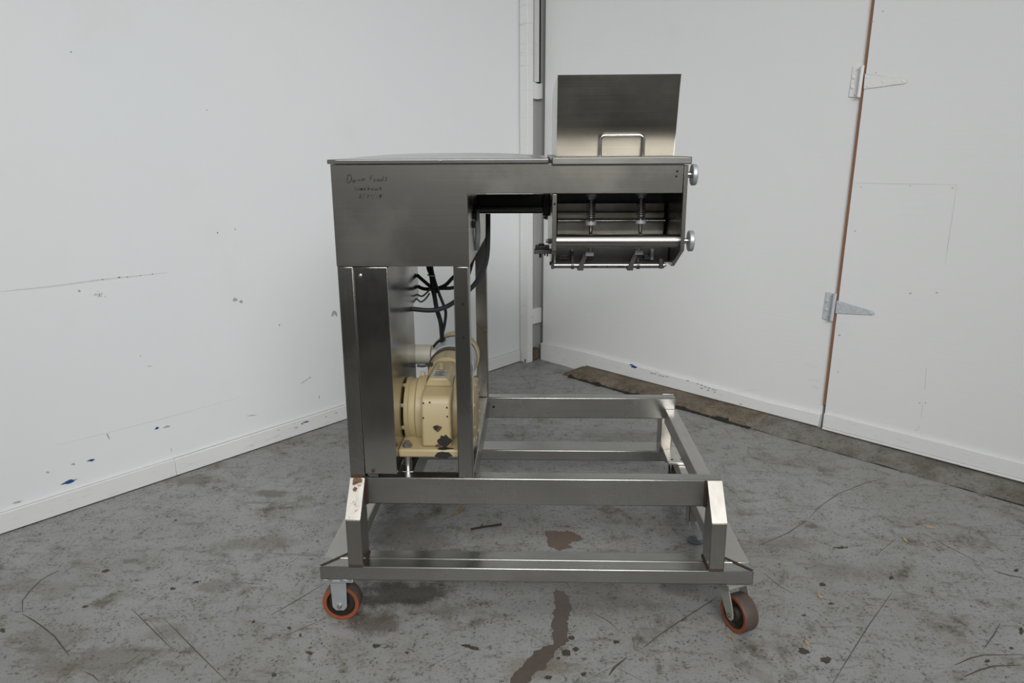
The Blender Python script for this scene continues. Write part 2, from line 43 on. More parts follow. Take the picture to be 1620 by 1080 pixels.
RMARK=[('blue',0.0,[(0.849,0.121),(0.843,0.117),(0.834,0.113),(0.824,0.115),(0.808,0.114),(0.805,0.12),(0.81,0.125),(0.819,0.128),(0.828,0.133),(0.837,0.128),(0.856,0.128)]),('blue',0.0,[(0.82,0.133),(0.822,0.129),(0.81,0.127),(0.801,0.125),(0.791,0.125),(0.793,0.129),(0.8,0.133),(0.81,0.137),(0.817,0.135)]),('black',0.0,[(0.978,0.11),(0.972,0.108),(0.963,0.108),(0.957,0.109),(0.958,0.111),(0.964,0.112),(0.972,0.112)]),('black',0.0,[(1.0,0.111),(0.996,0.109),(0.986,0.109),(0.979,0.11),(0.982,0.112),(0.988,0.113),(0.997,0.113)]),('black',0.0,[(1.04,0.107),(1.033,0.106),(1.025,0.105),(1.017,0.106),(1.02,0.108),(1.026,0.109),(1.035,0.109)]),('black',0.0,[(1.061,0.108),(1.058,0.106),(1.049,0.106),(1.044,0.107),(1.042,0.109),(1.05,0.11),(1.06,0.11)]),('black',0.0,[(1.092,0.11),(1.085,0.109),(1.077,0.108),(1.069,0.109),(1.07,0.111),(1.077,0.112),(1.085,0.112)]),('black',0.0,[(1.24,0.119),(1.235,0.117),(1.225,0.117),(1.218,0.118),(1.218,0.121),(1.227,0.121),(1.236,0.121)]),('black',0.0,[(1.306,0.116),(1.303,0.114),(1.296,0.114),(1.292,0.115),(1.292,0.116),(1.297,0.118),(1.304,0.117)]),('black',0.0,[(1.333,0.114),(1.33,0.112),(1.322,0.111),(1.318,0.113),(1.317,0.115),(1.323,0.116),(1.33,0.115)]),('black',0.0,[(1.359,0.108),(1.356,0.107),(1.349,0.106),(1.342,0.107),(1.343,0.109),(1.349,0.11),(1.357,0.11)]),('black',0.0,[(1.386,0.106),(1.382,0.105),(1.375,0.105),(1.367,0.105),(1.369,0.107),(1.374,0.109),(1.381,0.107)]),('black',0.0,[(1.411,0.104),(1.406,0.103),(1.399,0.102),(1.392,0.103),(1.393,0.105),(1.4,0.106),(1.409,0.106)]),('black',0.0,[(1.426,0.104),(1.425,0.103),(1.416,0.103),(1.41,0.104),(1.412,0.105),(1.417,0.106),(1.423,0.106)]),('black',0.0,[(1.335,0.095),(1.331,0.093),(1.323,0.092),(1.319,0.094),(1.317,0.095),(1.324,0.097),(1.333,0.096)]),('black',0.0,[(1.38,0.093),(1.375,0.091),(1.366,0.09),(1.363,0.092),(1.361,0.094),(1.367,0.095),(1.375,0.094)]),('black',0.0,[(1.421,0.091),(1.417,0.089),(1.409,0.09),(1.405,0.09),(1.405,0.092),(1.409,0.093),(1.418,0.093)]),('black',0.0,[(1.591,0.061),(1.589,0.059),(1.583,0.059),(1.575,0.059),(1.579,0.061),(1.583,0.063),(1.591,0.063)]),('grey',0.0,[(2.136,2.057),(2.136,2.055),(2.132,2.056),(2.128,2.057),(2.128,2.06),(2.131,2.06),(2.135,2.06)]),('grey',0.0,[(2.12,1.078),(2.119,1.075),(2.115,1.074),(2.111,1.075),(2.111,1.078),(2.115,1.079),(2.117,1.079)]),('grey',0.0,[(2.404,0.809),(2.401,0.806),(2.397,0.804),(2.393,0.806),(2.394,0.809),(2.396,0.812),(2.401,0.812)]),('grey',0.0,[(2.134,1.798),(2.134,1.796),(2.131,1.795),(2.128,1.797),(2.128,1.799),(2.131,1.8),(2.133,1.799)]),('grey',0.0,[(2.095,2.019),(2.094,2.017),(2.09,2.015),(2.086,2.016),(2.085,2.018),(2.088,2.02),(2.093,2.02)]),('grey',0.0,[(2.123,1.284),(2.122,1.283),(2.119,1.282),(2.117,1.283),(2.117,1.285),(2.119,1.286),(2.121,1.286)]),('grey',0.0,[(2.342,1.297),(2.34,1.295),(2.338,1.295),(2.337,1.296),(2.336,1.298),(2.338,1.299),(2.34,1.298)]),('grey',0.0,[(2.519,1.293),(2.518,1.291),(2.513,1.291),(2.509,1.292),(2.509,1.293),(2.512,1.295),(2.518,1.295)]),('grey',0.0,[(2.102,0.555),(2.098,0.552),(2.096,0.549),(2.091,0.55),(2.087,0.551),(2.088,0.554),(2.091,0.557),(2.095,0.559),(2.098,0.557)]),('grey',0.0,[(2.112,0.365),(2.109,0.363),(2.107,0.362),(2.103,0.362),(2.104,0.365),(2.106,0.366),(2.11,0.367)]),('grey',0.0,[(2.505,0.297),(2.504,0.295),(2.501,0.293),(2.498,0.294),(2.499,0.297),(2.501,0.298),(2.503,0.299)]),('grey',0.0,[(2.529,0.303),(2.529,0.301),(2.525,0.3),(2.522,0.3),(2.524,0.303),(2.525,0.305),(2.528,0.305)]),('grey',0.0,[(2.505,0.16),(2.504,0.158),(2.501,0.156),(2.499,0.158),(2.499,0.16),(2.501,0.161),(2.503,0.161)]),('grey',0.0,[(2.514,0.827),(2.513,0.824),(2.508,0.824),(2.505,0.824),(2.504,0.827),(2.507,0.829),(2.512,0.829)])]
RLINE=[('faint',0.003,0.0,[(2.082,1.304),(2.31,1.306),(2.529,1.307)]),('faint',0.003,0.0,[(2.529,1.308),(2.529,1.136),(2.527,0.952)]),('grey',0.002,0.0,[(2.527,1.074),(2.527,1.015)]),('grey',0.0015,0.0,[(2.51,0.476),(2.515,0.366)]),('grey',0.0015,0.0,[(2.516,0.291),(2.516,0.227)]),('grey',0.0015,0.0,[(2.512,0.188),(2.512,0.162)]),('faint',0.002,0.0,[(1.492,0.11),(1.684,0.174)]),('grey',0.0015,-0.018,[(1.915,0.364),(1.998,0.358)]),('grey',0.0015,-0.018,[(1.974,0.255),(2.016,0.248)]),('grey',0.0015,-0.018,[(1.947,0.284),(2.011,0.292)])]
HINGE=[{'leaf':[(2.018,1.835),(2.058,1.836),(2.053,1.696),(2.013,1.698)],'barrel':[(2.07,1.834),(2.066,1.695)],'strap':[(2.083,1.795),(2.084,1.729),(2.26,1.742),(2.268,1.745),(2.271,1.752),(2.267,1.76)],'screw':[(2.096,1.78),(2.104,1.741),(2.169,1.757),(2.256,1.753)],'lscrew':[(2.043,1.819),(2.027,1.785),(2.025,1.742),(2.04,1.709)]},{'leaf':[(1.999,0.76),(2.042,0.759),(2.034,0.618),(1.994,0.621)],'barrel':[(2.054,0.762),(2.048,0.623)],'strap':[(2.063,0.726),(2.063,0.662),(2.241,0.68),(2.249,0.685),(2.246,0.695),(2.235,0.701)],'screw':[(2.077,0.715),(2.083,0.674),(2.151,0.695),(2.236,0.69)],'lscrew':[(2.029,0.745),(2.01,0.714),(2.01,0.67),(2.022,0.637)]}]
HAND=[[(-0.5267,1.4292),(-0.5298,1.4187),(-0.5319,1.4073)],[(-0.5307,1.4268),(-0.5258,1.43),(-0.5208,1.4297),(-0.5175,1.4227),(-0.5196,1.4129),(-0.5264,1.4072),(-0.5322,1.4069)],[(-0.5075,1.4142),(-0.5121,1.415),(-0.5157,1.4108),(-0.5134,1.4078),(-0.5089,1.4108),(-0.5077,1.4143),(-0.506,1.4088)],[(-0.5006,1.4177),(-0.4989,1.4128),(-0.4957,1.4161),(-0.4937,1.4123),(-0.4897,1.4185)],[(-0.4855,1.4185),(-0.4861,1.4128),(-0.4853,1.4165),(-0.4813,1.4193),(-0.4794,1.4168),(-0.4796,1.4128)],[(-0.4625,1.4265),(-0.4635,1.42),(-0.4649,1.4119)],[(-0.4633,1.426),(-0.4533,1.4273)],[(-0.4637,1.4197),(-0.4569,1.4213)],[(-0.4471,1.4172),(-0.4521,1.4175),(-0.4544,1.4143),(-0.4519,1.4115),(-0.4465,1.4129)],[(-0.4415,1.4183),(-0.445,1.4154),(-0.4435,1.4121),(-0.4391,1.4131),(-0.4382,1.417),(-0.4415,1.4183)],[(-0.4316,1.4171),(-0.436,1.415),(-0.4345,1.4118),(-0.43,1.414),(-0.4248,1.4279)],[(-0.4285,1.4174),(-0.4281,1.4121)],[(-0.4151,1.423),(-0.4198,1.4214),(-0.4203,1.4185),(-0.4169,1.4161),(-0.4211,1.4125),(-0.4247,1.4133)],[(-0.5103,1.3949),(-0.5083,1.3859),(-0.5046,1.3916),(-0.5016,1.3862),(-0.4986,1.3949)],[(-0.4932,1.3924),(-0.4967,1.39),(-0.4955,1.3862),(-0.4917,1.3888),(-0.4928,1.3924),(-0.4908,1.3867)],[(-0.4891,1.3924),(-0.4888,1.3867),(-0.4889,1.3899),(-0.4857,1.3932)],[(-0.4838,1.3891),(-0.4787,1.3904),(-0.4802,1.3937),(-0.4837,1.3912),(-0.4831,1.3866),(-0.478,1.3866)],[(-0.4706,1.3997),(-0.4717,1.3866),(-0.4706,1.3904),(-0.4668,1.3923),(-0.4654,1.3866)],[(-0.46,1.3915),(-0.4628,1.3887),(-0.4606,1.3861),(-0.4569,1.3887),(-0.4583,1.3913),(-0.46,1.3915)],[(-0.4543,1.3914),(-0.4535,1.387),(-0.4505,1.3873),(-0.4493,1.3914),(-0.4485,1.3867),(-0.4457,1.3881)],[(-0.4433,1.3922),(-0.446,1.3903),(-0.4436,1.3881),(-0.4465,1.386)],[(-0.4393,1.3896),(-0.4338,1.3914),(-0.4353,1.3951),(-0.4388,1.3927),(-0.4384,1.388),(-0.433,1.3886)],[(-0.499,1.3728),(-0.4947,1.3747),(-0.4926,1.3719),(-0.4977,1.3662),(-0.4994,1.3652),(-0.4918,1.3653)],[(-0.4819,1.3768),(-0.4913,1.3596)],[(-0.4771,1.3727),(-0.4728,1.3746),(-0.4708,1.3718),(-0.4767,1.3653),(-0.4691,1.3656)],[(-0.467,1.3735),(-0.4611,1.3743),(-0.4657,1.3652)],[(-0.4508,1.3775),(-0.4618,1.3611)],[(-0.4454,1.3759),(-0.4481,1.3652)],[(-0.4333,1.375),(-0.4392,1.3742),(-0.4402,1.3709),(-0.4353,1.3684),(-0.4363,1.3651),(-0.4413,1.366),(-0.4395,1.3693),(-0.4343,1.3725),(-0.4333,1.375)]]


# ------------------------------------------------------------------ materials
class NT:
    def __init__(s, name):
        s.m = bpy.data.materials.new(name); s.m.use_nodes = True; s.t = s.m.node_tree
        s.b = s.t.nodes['Principled BSDF']; s.tc = s.t.nodes.new('ShaderNodeTexCoord')
    def n(s, typ, **k):
        x = s.t.nodes.new(typ)
        for a, v in k.items(): setattr(x, a, v)
        return x
    def link(s, a, b): s.t.links.new(a, b)
    def setv(s, sock, v):
        if hasattr(v, 'is_linked') or hasattr(v, 'links'): s.link(v, sock)
        else: sock.default_value = v
    def mapping(s, scale=(1,1,1), rot=(0,0,0), loc=(0,0,0)):
        m = s.n('ShaderNodeMapping'); m.inputs['Scale'].default_value = scale; m.inputs['Rotation'].default_value = rot; m.inputs['Location'].default_value = loc
        s.link(s.tc.outputs['Object'], m.inputs[0]); return m.outputs[0]
    def noise(s, scale, detail=4, rough=.55, vec=None, dist=0):
        x = s.n('ShaderNodeTexNoise'); x.inputs['Scale'].default_value = scale; x.inputs['Detail'].default_value = detail
        x.inputs['Roughness'].default_value = rough; x.inputs['Distortion'].default_value = dist
        s.link(vec if vec is not None else s.tc.outputs['Object'], x.inputs['Vector']); return x.outputs['Fac']
    def ramp(s, fac, a, b, lo=0., hi=1.):
        x = s.n('ShaderNodeMapRange'); x.interpolation_type = 'SMOOTHSTEP'
        for i, v in zip((1,2,3,4), (a,b,lo,hi)): x.inputs[i].default_value = v
        s.link(fac, x.inputs[0]); return x.outputs[0]
    def mix(s, fac, a, b, mode='MIX'):
        x = s.n('ShaderNodeMix', data_type='RGBA', blend_type=mode)
        s.setv(x.inputs[0], fac)
        for sock, v in ((x.inputs[6], a), (x.inputs[7], b)):
            if isinstance(v, tuple): sock.default_value = (*v, 1) if len(v) == 3 else v
            else: s.link(v, sock)
        return x.outputs[2]
    def math(s, op, a, b=0.):
        x = s.n('ShaderNodeMath', operation=op); s.setv(x.inputs[0], a); s.setv(x.inputs[1], b); return x.outputs[0]
    def out(s, color=None, rough=None, metal=None, bump=None, bstr=.1, bdist=.002, spec=None):
        for nm, v in (('Base Color', color), ('Roughness', rough), ('Metallic', metal), ('Specular IOR Level', spec)):
            if v is None: continue
            if isinstance(v, tuple): v = (*v, 1)
            s.setv(s.b.inputs[nm], v)
        if bump is not None:
            x = s.n('ShaderNodeBump'); x.inputs['Strength'].default_value = bstr; x.inputs['Distance'].default_value = bdist
            s.link(bump, x.inputs['Height']); s.link(x.outputs[0], s.b.inputs['Normal'])
        return s.m
def plain(name, c, rough=.5, metal=0., spec=.5, var=.12, scale=30):
    t = NT(name); f = t.noise(scale, 4)
    return t.out(t.mix(f, tuple(x*(1-var) for x in c), tuple(min(1, x*(1+var)) for x in c)), rough, metal, spec=spec)
def steel(name, c1, c2, r0, r1, brush=(2.5,2.5,420), stain=.25, rust=0.):
    t = NT(name)
    br = t.noise(1, 3, .6, t.mapping(brush)); big = t.noise(3.2, 5, .6); mid = t.noise(22, 4, .6)
    c = t.mix(t.ramp(br, .2, .8), c1, c2)
    c = t.mix(t.ramp(big, .42, .75, 0, stain), c, tuple(x*.55 for x in c1))
    c = t.mix(t.ramp(mid, .6, .8, 0, .3), c, tuple(x*.7 for x in c1))
    metal = 1.
    rg = t.math('ADD', t.ramp(br, .2, .8, r0, r0+(r1-r0)*.35), t.ramp(big, .4, .7, 0, .08))
    if rust:
        rn = t.ramp(t.noise(38, 5, .65), 1-rust-.06, 1-rust+.06); c = t.mix(rn, c, (.16, .06, .025)); metal = t.math('SUBTRACT', 1., rn)
    return t.out(c, rg, metal)
STEEL = steel('brushed_steel', (.345,.325,.285), (.365,.345,.305), .25, .30)
STEELV = steel('brushed_steel_vertical', (.31,.30,.27), (.35,.335,.305), .24, .30, (420,420,2.5))
STEELD = steel('dull_steel', (.27,.25,.215), (.30,.28,.245), .30, .38, (2.5,2.5,420))
GUARD = steel('guard_sheet_steel', (.40,.385,.35), (.43,.415,.38), .15, .20, (420,420,2.5), .15)
COVER = steel('cover_steel', (.30,.285,.255), (.36,.345,.315), .3, .38, (2.5,2.5,300), .2)
BAR = steel('turned_bar_steel', (.30,.29,.27), (.35,.34,.32), .27, .33, (2,80,80), .1)
SIDE = steel('side_rail_steel', (.46,.445,.41), (.52,.505,.47), .34, .42, (300,3,300), .25)
RAIL = steel('rail_steel', (.33,.325,.305), (.375,.37,.35), .24, .32, (2.5,380,380))
GRIND = steel('ground_steel', (.58,.55,.50), (.70,.67,.61), .36, .48, (70,20,20), .15, .0)
GRINDR = steel('ground_steel_rusty', (.58,.55,.50), (.70,.67,.61), .36, .48, (70,20,20), .15, .36)
POLISH = steel('polished_steel', (.50,.49,.47), (.55,.54,.52), .18, .24, (2,80,80), .1)
WELD = plain('weld_bead', (.07,.052,.038), .6, .3, var=.5, scale=120)
RUSTL = plain('light_rust', (.16,.085,.045), .8, .1, var=.5, scale=120)
RUST = plain('rusty_weld', (.055,.028,.016), .75, .2, var=.6, scale=150)
BLACKM = plain('blackened_steel', (.028,.027,.025), .42, .6)
DARKM = plain('dark_machined_steel', (.10,.098,.092), .4, .8, var=.3)
TROUGH = steel('smeared_steel', (.18,.172,.15), (.36,.345,.31), .28, .4, (9,9,9), .6)
RUBBER = plain('black_cable_rubber', (.012,.012,.013), .5)
HOSE = plain('grey_black_hose', (.03,.033,.036), .42)
GREYC = plain('grey_cable_jacket', (.16,.165,.165), .5)
TIE = plain('nylon_tie', (.6,.55,.42), .5)
CREAM = None
t = NT('cream_enamel'); f = t.noise(7, 4); f2 = t.noise(60, 4, .6)
cc = t.mix(f, (.36,.285,.150), (.415,.335,.188)); cc = t.mix(t.ramp(f2, .70, .76, 0, .75), cc, (.10,.075,.05))
CREAM = t.out(cc, .42, 0., f2, .05, .001)
MGREY = plain('motor_grey_enamel', (.36,.38,.39), .4, 0, var=.08)
MBAND = plain('brown_motor_band', (.05,.03,.022), .5, .2)
JBOX = plain('faded_cream_box', (.46,.44,.36), .5)
PLATE = plain('nameplate_aluminium', (.55,.56,.57), .35, .7)
INK = plain('marker_ink', (.012,.012,.012), .6, var=.05)
ORANGE = plain('orange_polyurethane', (.27,.062,.018), .5, var=.3)
TREAD = plain('dirty_brown_tread', (.085,.06,.05), .65, var=.4, scale=40)
CORE = plain('dark_iron_core', (.025,.019,.014), .7, var=.5)
ZINC = plain('zinc_plate', (.42,.44,.45), .42, .55, var=.18)
HPAINT = plain('worn_painted_hinge', (.55,.58,.60), .4, .1, var=.2, scale=60)
LOCKM = plain('shaded_lock_steel', (.15,.155,.16), .5, .5, var=.25)  # lock pad colour darkened to hold the shade beneath the cart
ZINCD = plain('painted_grey_fork', (.30,.30,.26), .55, .2, var=.2)
BOLT = plain('bolt_steel', (.34,.33,.31), .35, .9, var=.2)
HOLE = plain('bolt_hole', (.006,.006,.006), .9)
CHIPD = plain('bare_dark_metal_chip', (.022,.02,.018), .6, .2)
CHIPB = plain('rust_brown_chip', (.09,.04,.02), .7)

t = NT('white_wall_paint'); big = t.noise(1.1, 4, .5); fine = t.noise(1, 3, .6, t.mapping((40,40,40)))
c = t.mix(big, (.80,.82,.825), (.83,.84,.835)); c = t.mix(t.ramp(t.noise(2.6, 5, .6), .55, .8, 0, .25), c, (.72,.715,.68))
WALLL = t.out(c, .42, 0., fine, .04, .002, spec=.35)
t = NT('white_plywood_paint'); big = t.noise(1.3, 4, .5); gr = t.noise(1, 5, .65, t.mapping((2.2,2.2,55)))
c = t.mix(big, (.76,.765,.755), (.80,.80,.79)); c = t.mix(t.ramp(t.noise(2.2, 5, .6), .55, .8, 0, .3), c, (.69,.71,.72))
WALLR = t.out(c, .5, 0., gr, .22, .003, spec=.35)
t = NT('white_trim_paint'); gr = t.noise(1, 5, .65, t.mapping((6,6,30))); sc = t.noise(1, 6, .7, t.mapping((9,9,70)))
c = t.mix(t.noise(3, 4), (.76,.76,.74), (.81,.81,.80)); c = t.mix(t.ramp(sc, .57, .70, 0, .45), c, (.52,.49,.45))
TRIM = t.out(c, .5, 0., gr, .12, .002)
t = NT('grey_column_paint'); c = t.mix(t.noise(1, 4, .6, t.mapping((14,14,1.2))), (.36,.36,.34), (.50,.50,.485)); COLUMN = t.out(c, .6)
t = NT('raw_wood_edge'); c = t.mix(t.noise(1, 5, .65, t.mapping((120,120,6))), (.19,.085,.04), (.33,.165,.085)); WOOD = t.out(c, .75)
t = NT('brown_stained_concrete'); f = t.noise(9, 7, .7); f2 = t.noise(60, 4, .7)
c = t.mix(t.ramp(f, .3, .7), (.085,.064,.043), (.20,.16,.115)); c = t.mix(t.ramp(f2, .52, .66, 0, .7), c, (.045,.036,.026))
CURB = t.out(c, .85, 0., f2, .5, .006)
t = NT('grey_concrete_apron'); f = t.noise(7, 7, .7); f2 = t.noise(70, 5, .7)
c = t.mix(t.ramp(f, .3, .7), (.10,.09,.07), (.22,.21,.185)); c = t.mix(t.ramp(f2, .53, .66, 0, .7), c, (.05,.042,.03))
APRON = t.out(c, .85, 0., f2, .45, .006)
MOULD = plain('black_mould', (.02,.017,.013), .9, var=.6, scale=60)
SHADOWGAP = plain('black_gap', (.008,.008,.008), .95)
MARK = {'blue': plain('blue_paint_mark', (.02,.07,.22), .5, var=.4, scale=90), 'grey': plain('grey_scuff_and_outline', (.42,.41,.39), .7, var=.4, scale=90),
        'black': plain('black_scuff', (.10,.10,.10), .7), 'faint': plain('faint_scuff', (.66,.66,.645), .6)}

# painted concrete floor
t = NT('worn_grey_floor_paint')
P = t.tc.outputs['Object']
n1 = t.noise(.9, 8, .66); n2 = t.noise(4.2, 8, .70, dist=.5); n3 = t.noise(1, 8, .74, t.mapping((5, 20, 1), (0,0,.62))); n4 = t.noise(1, 8, .74, t.mapping((20, 6, 1), (0,0,.35)))
n5 = t.noise(95, 4, .65); n6 = t.noise(26, 7, .74, dist=.4); n7 = t.noise(13, 8, .75); n8 = t.noise(1, 6, .7, t.mapping((16, 70, 1), (0,0,-.55)))
c = t.mix(t.ramp(n1, .36, .62), (.264,.260,.246), (.322,.323,.316))
c = t.mix(t.ramp(n7, .45, .68, 0, .45), c, (.188,.181,.157))
c = t.mix(t.ramp(n2, .50, .66, 0, .50), c, (.175,.162,.122))
c = t.mix(t.math('MULTIPLY', t.ramp(n2, .54, .66), t.ramp(n7, .46, .60, 0, .75)), c, (.088,.074,.050))
c = t.mix(t.ramp(n3, .545, .64, 0, .50), c, (.115,.106,.088))
c = t.mix(t.ramp(n4, .56, .65, 0, .50), c, (.12,.114,.10))
c = t.mix(t.ramp(n8, .60, .67, 0, .55), c, (.085,.078,.064))
c = t.mix(t.ramp(n3, .36, .44, .30, 0), c, (.30,.308,.308))
c = t.mix(t.ramp(n6, .60, .655, 0, .75), c, (.060,.053,.042))
c = t.mix(t.math('MULTIPLY', t.ramp(n5, .545, .63), t.ramp(n7, .42, .58, .22, .95)), c, (.052,.047,.038))
c = t.mix(t.ramp(t.noise(240, 3, .6), .35, .65, .16, 0), c, (.05,.046,.04))
def soft_stain_shade(c, x, y, rx, ry, colr, amt, ns=6.):
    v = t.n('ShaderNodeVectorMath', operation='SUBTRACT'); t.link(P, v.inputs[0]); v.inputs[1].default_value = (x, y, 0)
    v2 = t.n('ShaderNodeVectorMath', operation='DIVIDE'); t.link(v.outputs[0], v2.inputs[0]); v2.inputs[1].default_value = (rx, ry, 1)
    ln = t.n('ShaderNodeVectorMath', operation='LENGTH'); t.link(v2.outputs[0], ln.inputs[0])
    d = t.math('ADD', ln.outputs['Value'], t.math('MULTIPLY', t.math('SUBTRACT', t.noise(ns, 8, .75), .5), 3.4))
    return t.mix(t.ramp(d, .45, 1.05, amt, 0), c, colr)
c = soft_stain_shade(c, -0.417, 0.175, 0.194, 0.093, (.045,.038,.03), 0.85, 5)
c = soft_stain_shade(c, -0.493, 0.016, 0.122, 0.070, (.075,.06,.042), 0.7, 6)
c = soft_stain_shade(c, -0.283, 0.054, 0.049, 0.072, (.12,.108,.075), 0.5, 8)
c = soft_stain_shade(c, -0.504, 0.558, 0.272, 0.205, (.075,.068,.055), 0.55, 4)
c = soft_stain_shade(c, 0.228, 0.171, 0.235, 0.099, (.07,.062,.05), 0.36, 5)  # shadow-like dark area under the cart front, painted into the floor colour
c = soft_stain_shade(c, 0.032, -0.183, 0.130, 0.059, (.17,.15,.105), 0.5, 6)
c = soft_stain_shade(c, -1.305, -0.186, 0.208, 0.081, (.12,.098,.065), 0.48, 5)
c = soft_stain_shade(c, -1.483, -0.087, 0.139, 0.065, (.12,.105,.07), 0.36, 5)
c = soft_stain_shade(c, -1.152, -0.048, 0.100, 0.055, (.12,.105,.075), 0.36, 6)
c = soft_stain_shade(c, -1.186, 0.932, 0.126, 0.055, (.10,.088,.062), 0.7, 7)
c = soft_stain_shade(c, -1.612, 1.054, 0.117, 0.053, (.12,.105,.08), 0.48, 7)
c = soft_stain_shade(c, -1.101, 0.217, 0.111, 0.046, (.11,.095,.068), 0.48, 7)
c = soft_stain_shade(c, -1.082, 0.498, 0.171, 0.065, (.14,.13,.10), 0.5, 6)
c = soft_stain_shade(c, 0.132, 2.130, 0.747, 0.235, (.13,.125,.11), 0.4, 5)
c = soft_stain_shade(c, 0.984, 0.541, 0.121, 0.056, (.13,.12,.09), 0.5, 6)
c = soft_stain_shade(c, 1.107, 0.366, 0.204, 0.082, (.15,.145,.125), 0.4, 6)
c = soft_stain_shade(c, 0.551, 1.636, 0.332, 0.104, (.14,.13,.10), 0.4, 6)
c = soft_stain_shade(c, 0.516, 0.234, 0.087, 0.067, (.07,.065,.06), 0.4, 6)
c = soft_stain_shade(c, -1.722, 0.184, 0.199, 0.074, (.15,.14,.11), 0.4, 6)

rg = t.math('ADD', t.ramp(n2, .4, .7, .42, .62), t.ramp(n5, .6, .75, 0, .15))
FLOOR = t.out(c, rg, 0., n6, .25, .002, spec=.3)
DARKGROUND = plain('dark_reflection_ground', (.075,.073,.069), .9, var=.4, scale=80)  # colour of the added dark ground behind the camera
STAINB = NT('dried_brown_spill'); f = STAINB.noise(40, 6, .7); STAINB = STAINB.out(STAINB.mix(f, (.058,.042,.032), (.115,.09,.075)), .5, 0., f, .2, .001)
STAINP = NT('rust_brown_patch'); f = STAINP.noise(30, 6, .7); STAINP = STAINP.out(STAINP.mix(f, (.085,.058,.04), (.16,.12,.095)), .6)
CHIPF = plain('bare_brown_floor_chip', (.055,.042,.03), .7, var=.5, scale=60)
CRACK = plain('floor_crack_dirt', (.085,.076,.06), .85, var=.5, scale=40)
STRAW = plain('dry_straw', (.34,.22,.10), .7); TWIGM = plain('dark_twig', (.03,.022,.015), .8); CHIPW = plain('pale_wood_chip', (.42,.30,.16), .7)

# ------------------------------------------------------------------ mesh builder
class MB:
    def __init__(s): s.v = []; s.f = []
    def add(s, vs, fs):
        o = len(s.v); s.v += [tuple(v) for v in vs]; s.f += [tuple(i+o for i in f) for f in fs]; return s
    def box(s, x0, x1, y0, y1, z0, z1):
        return s.add([(x0,y0,z0),(x1,y0,z0),(x1,y1,z0),(x0,y1,z0),(x0,y0,z1),(x1,y0,z1),(x1,y1,z1),(x0,y1,z1)],
                     [(0,3,2,1),(4,5,6,7),(0,1,5,4),(1,2,6,5),(2,3,7,6),(3,0,4,7)])
    def prism(s, poly, fn0, fn1):            # poly 2D; fn maps 2D -> 3D for the two ends
        n = len(poly); a = [fn0(*p) for p in poly]; b = [fn1(*p) for p in poly]
        return s.add(a+b, [tuple(range(n))[::-1], tuple(range(n, 2*n))]+[(i, (i+1) % n, n+(i+1) % n, n+i) for i in range(n)])
    def px(s, poly, x0, x1): return s.prism(poly, lambda a, b: (x0, a, b), lambda a, b: (x1, a, b))
    def py(s, poly, y0, y1): return s.prism(poly, lambda a, b: (a, y0, b), lambda a, b: (a, y1, b))
    def pz(s, poly, z0, z1): return s.prism(poly, lambda a, b: (a, b, z0), lambda a, b: (a, b, z1))
    def lathe(s, prof, p0, axis, n=28):      # prof: [(t, r)...] along axis from p0; closed with fans when r>0 at ends
        ax = Vector(axis).normalized(); u = ax.orthogonal().normalized(); w_ = ax.cross(u); p0 = Vector(p0); vs = []; fs = []
        for tt, r in prof:
            for k in range(n):
                a = 2*pi*k/n; vs.append(p0+ax*tt+(u*math.cos(a)+w_*math.sin(a))*r)
        for i in range(len(prof)-1):
            for k in range(n): fs.append((i*n+k, i*n+(k+1) % n, (i+1)*n+(k+1) % n, (i+1)*n+k))
        if prof[0] != prof[-1]:
            fs.append(tuple(range(n))[::-1]); fs.append(tuple(range((len(prof)-1)*n, len(prof)*n)))
        return s.add(vs, fs)
    def cyl(s, p0, p1, r, n=20):
        d = Vector(p1)-Vector(p0); return s.lathe([(0, r), (d.length, r)], p0, d, n)
    def tube(s, path, r, n=8, smooth=4, closed=False):
        pts = [Vector(p) for p in path]
        if smooth and len(pts) > 2:
            q = []
            for i in range(len(pts)-1):
                a = pts[max(i-1, 0)]; b = pts[i]; c_ = pts[i+1]; d = pts[min(i+2, len(pts)-1)]
                for k in range(smooth):
                    u = k/smooth; q.append(.5*((2*b)+(c_-a)*u+(2*a-5*b+4*c_-d)*u*u+(3*b-a-3*c_+d)*u**3))
            pts = q+[pts[-1]]
        vs = []; fs = []; nrm = None; m = len(pts)
        for i, p in enumerate(pts):
            tg = (pts[min(i+1, m-1)]-pts[max(i-1, 0)]).normalized()
            nrm = tg.orthogonal().normalized() if nrm is None else (nrm-tg*nrm.dot(tg)).normalized()
            bn = tg.cross(nrm)
            for k in range(n):
                a = 2*pi*k/n; vs.append(p+(nrm*math.cos(a)+bn*math.sin(a))*r)
        for i in range(m-1):
            for k in range(n): fs.append((i*n+k, i*n+(k+1) % n, (i+1)*n+(k+1) % n, (i+1)*n+k))
        fs.append(tuple(range(n))[::-1]); fs.append(tuple(range((m-1)*n, m*n)))
        return s.add(vs, fs)
    def mesh(s, name, mat, off=(0,0,0)):
        me = bpy.data.meshes.new(name); ox, oy, oz = off
        me.from_pydata([(x-ox, y-oy, z-oz) for x, y, z in s.v], [], s.f)
        bm = bmesh.new(); bm.from_mesh(me); bmesh.ops.recalc_face_normals(bm, faces=bm.faces); bm.to_mesh(me); bm.free()
        for p in me.polygons: p.use_smooth = True
        me.set_sharp_from_angle(angle=math.radians(35)); me.materials.append(mat); return me
def obj(name, mb, mat, parent=None, bevel=0, off=(0,0,0), seg=2):
    o = bpy.data.objects.new(name, mb.mesh(name, mat, off) if isinstance(mb, MB) else mb); col.objects.link(o)
    if parent is not None: o.parent = parent
    if bevel:
        b = o.modifiers.new('bevel', 'BEVEL'); b.width = bevel; b.segments = seg; b.limit_method = 'ANGLE'; b.angle_limit = math.radians(40); b.harden_normals = False
    return o
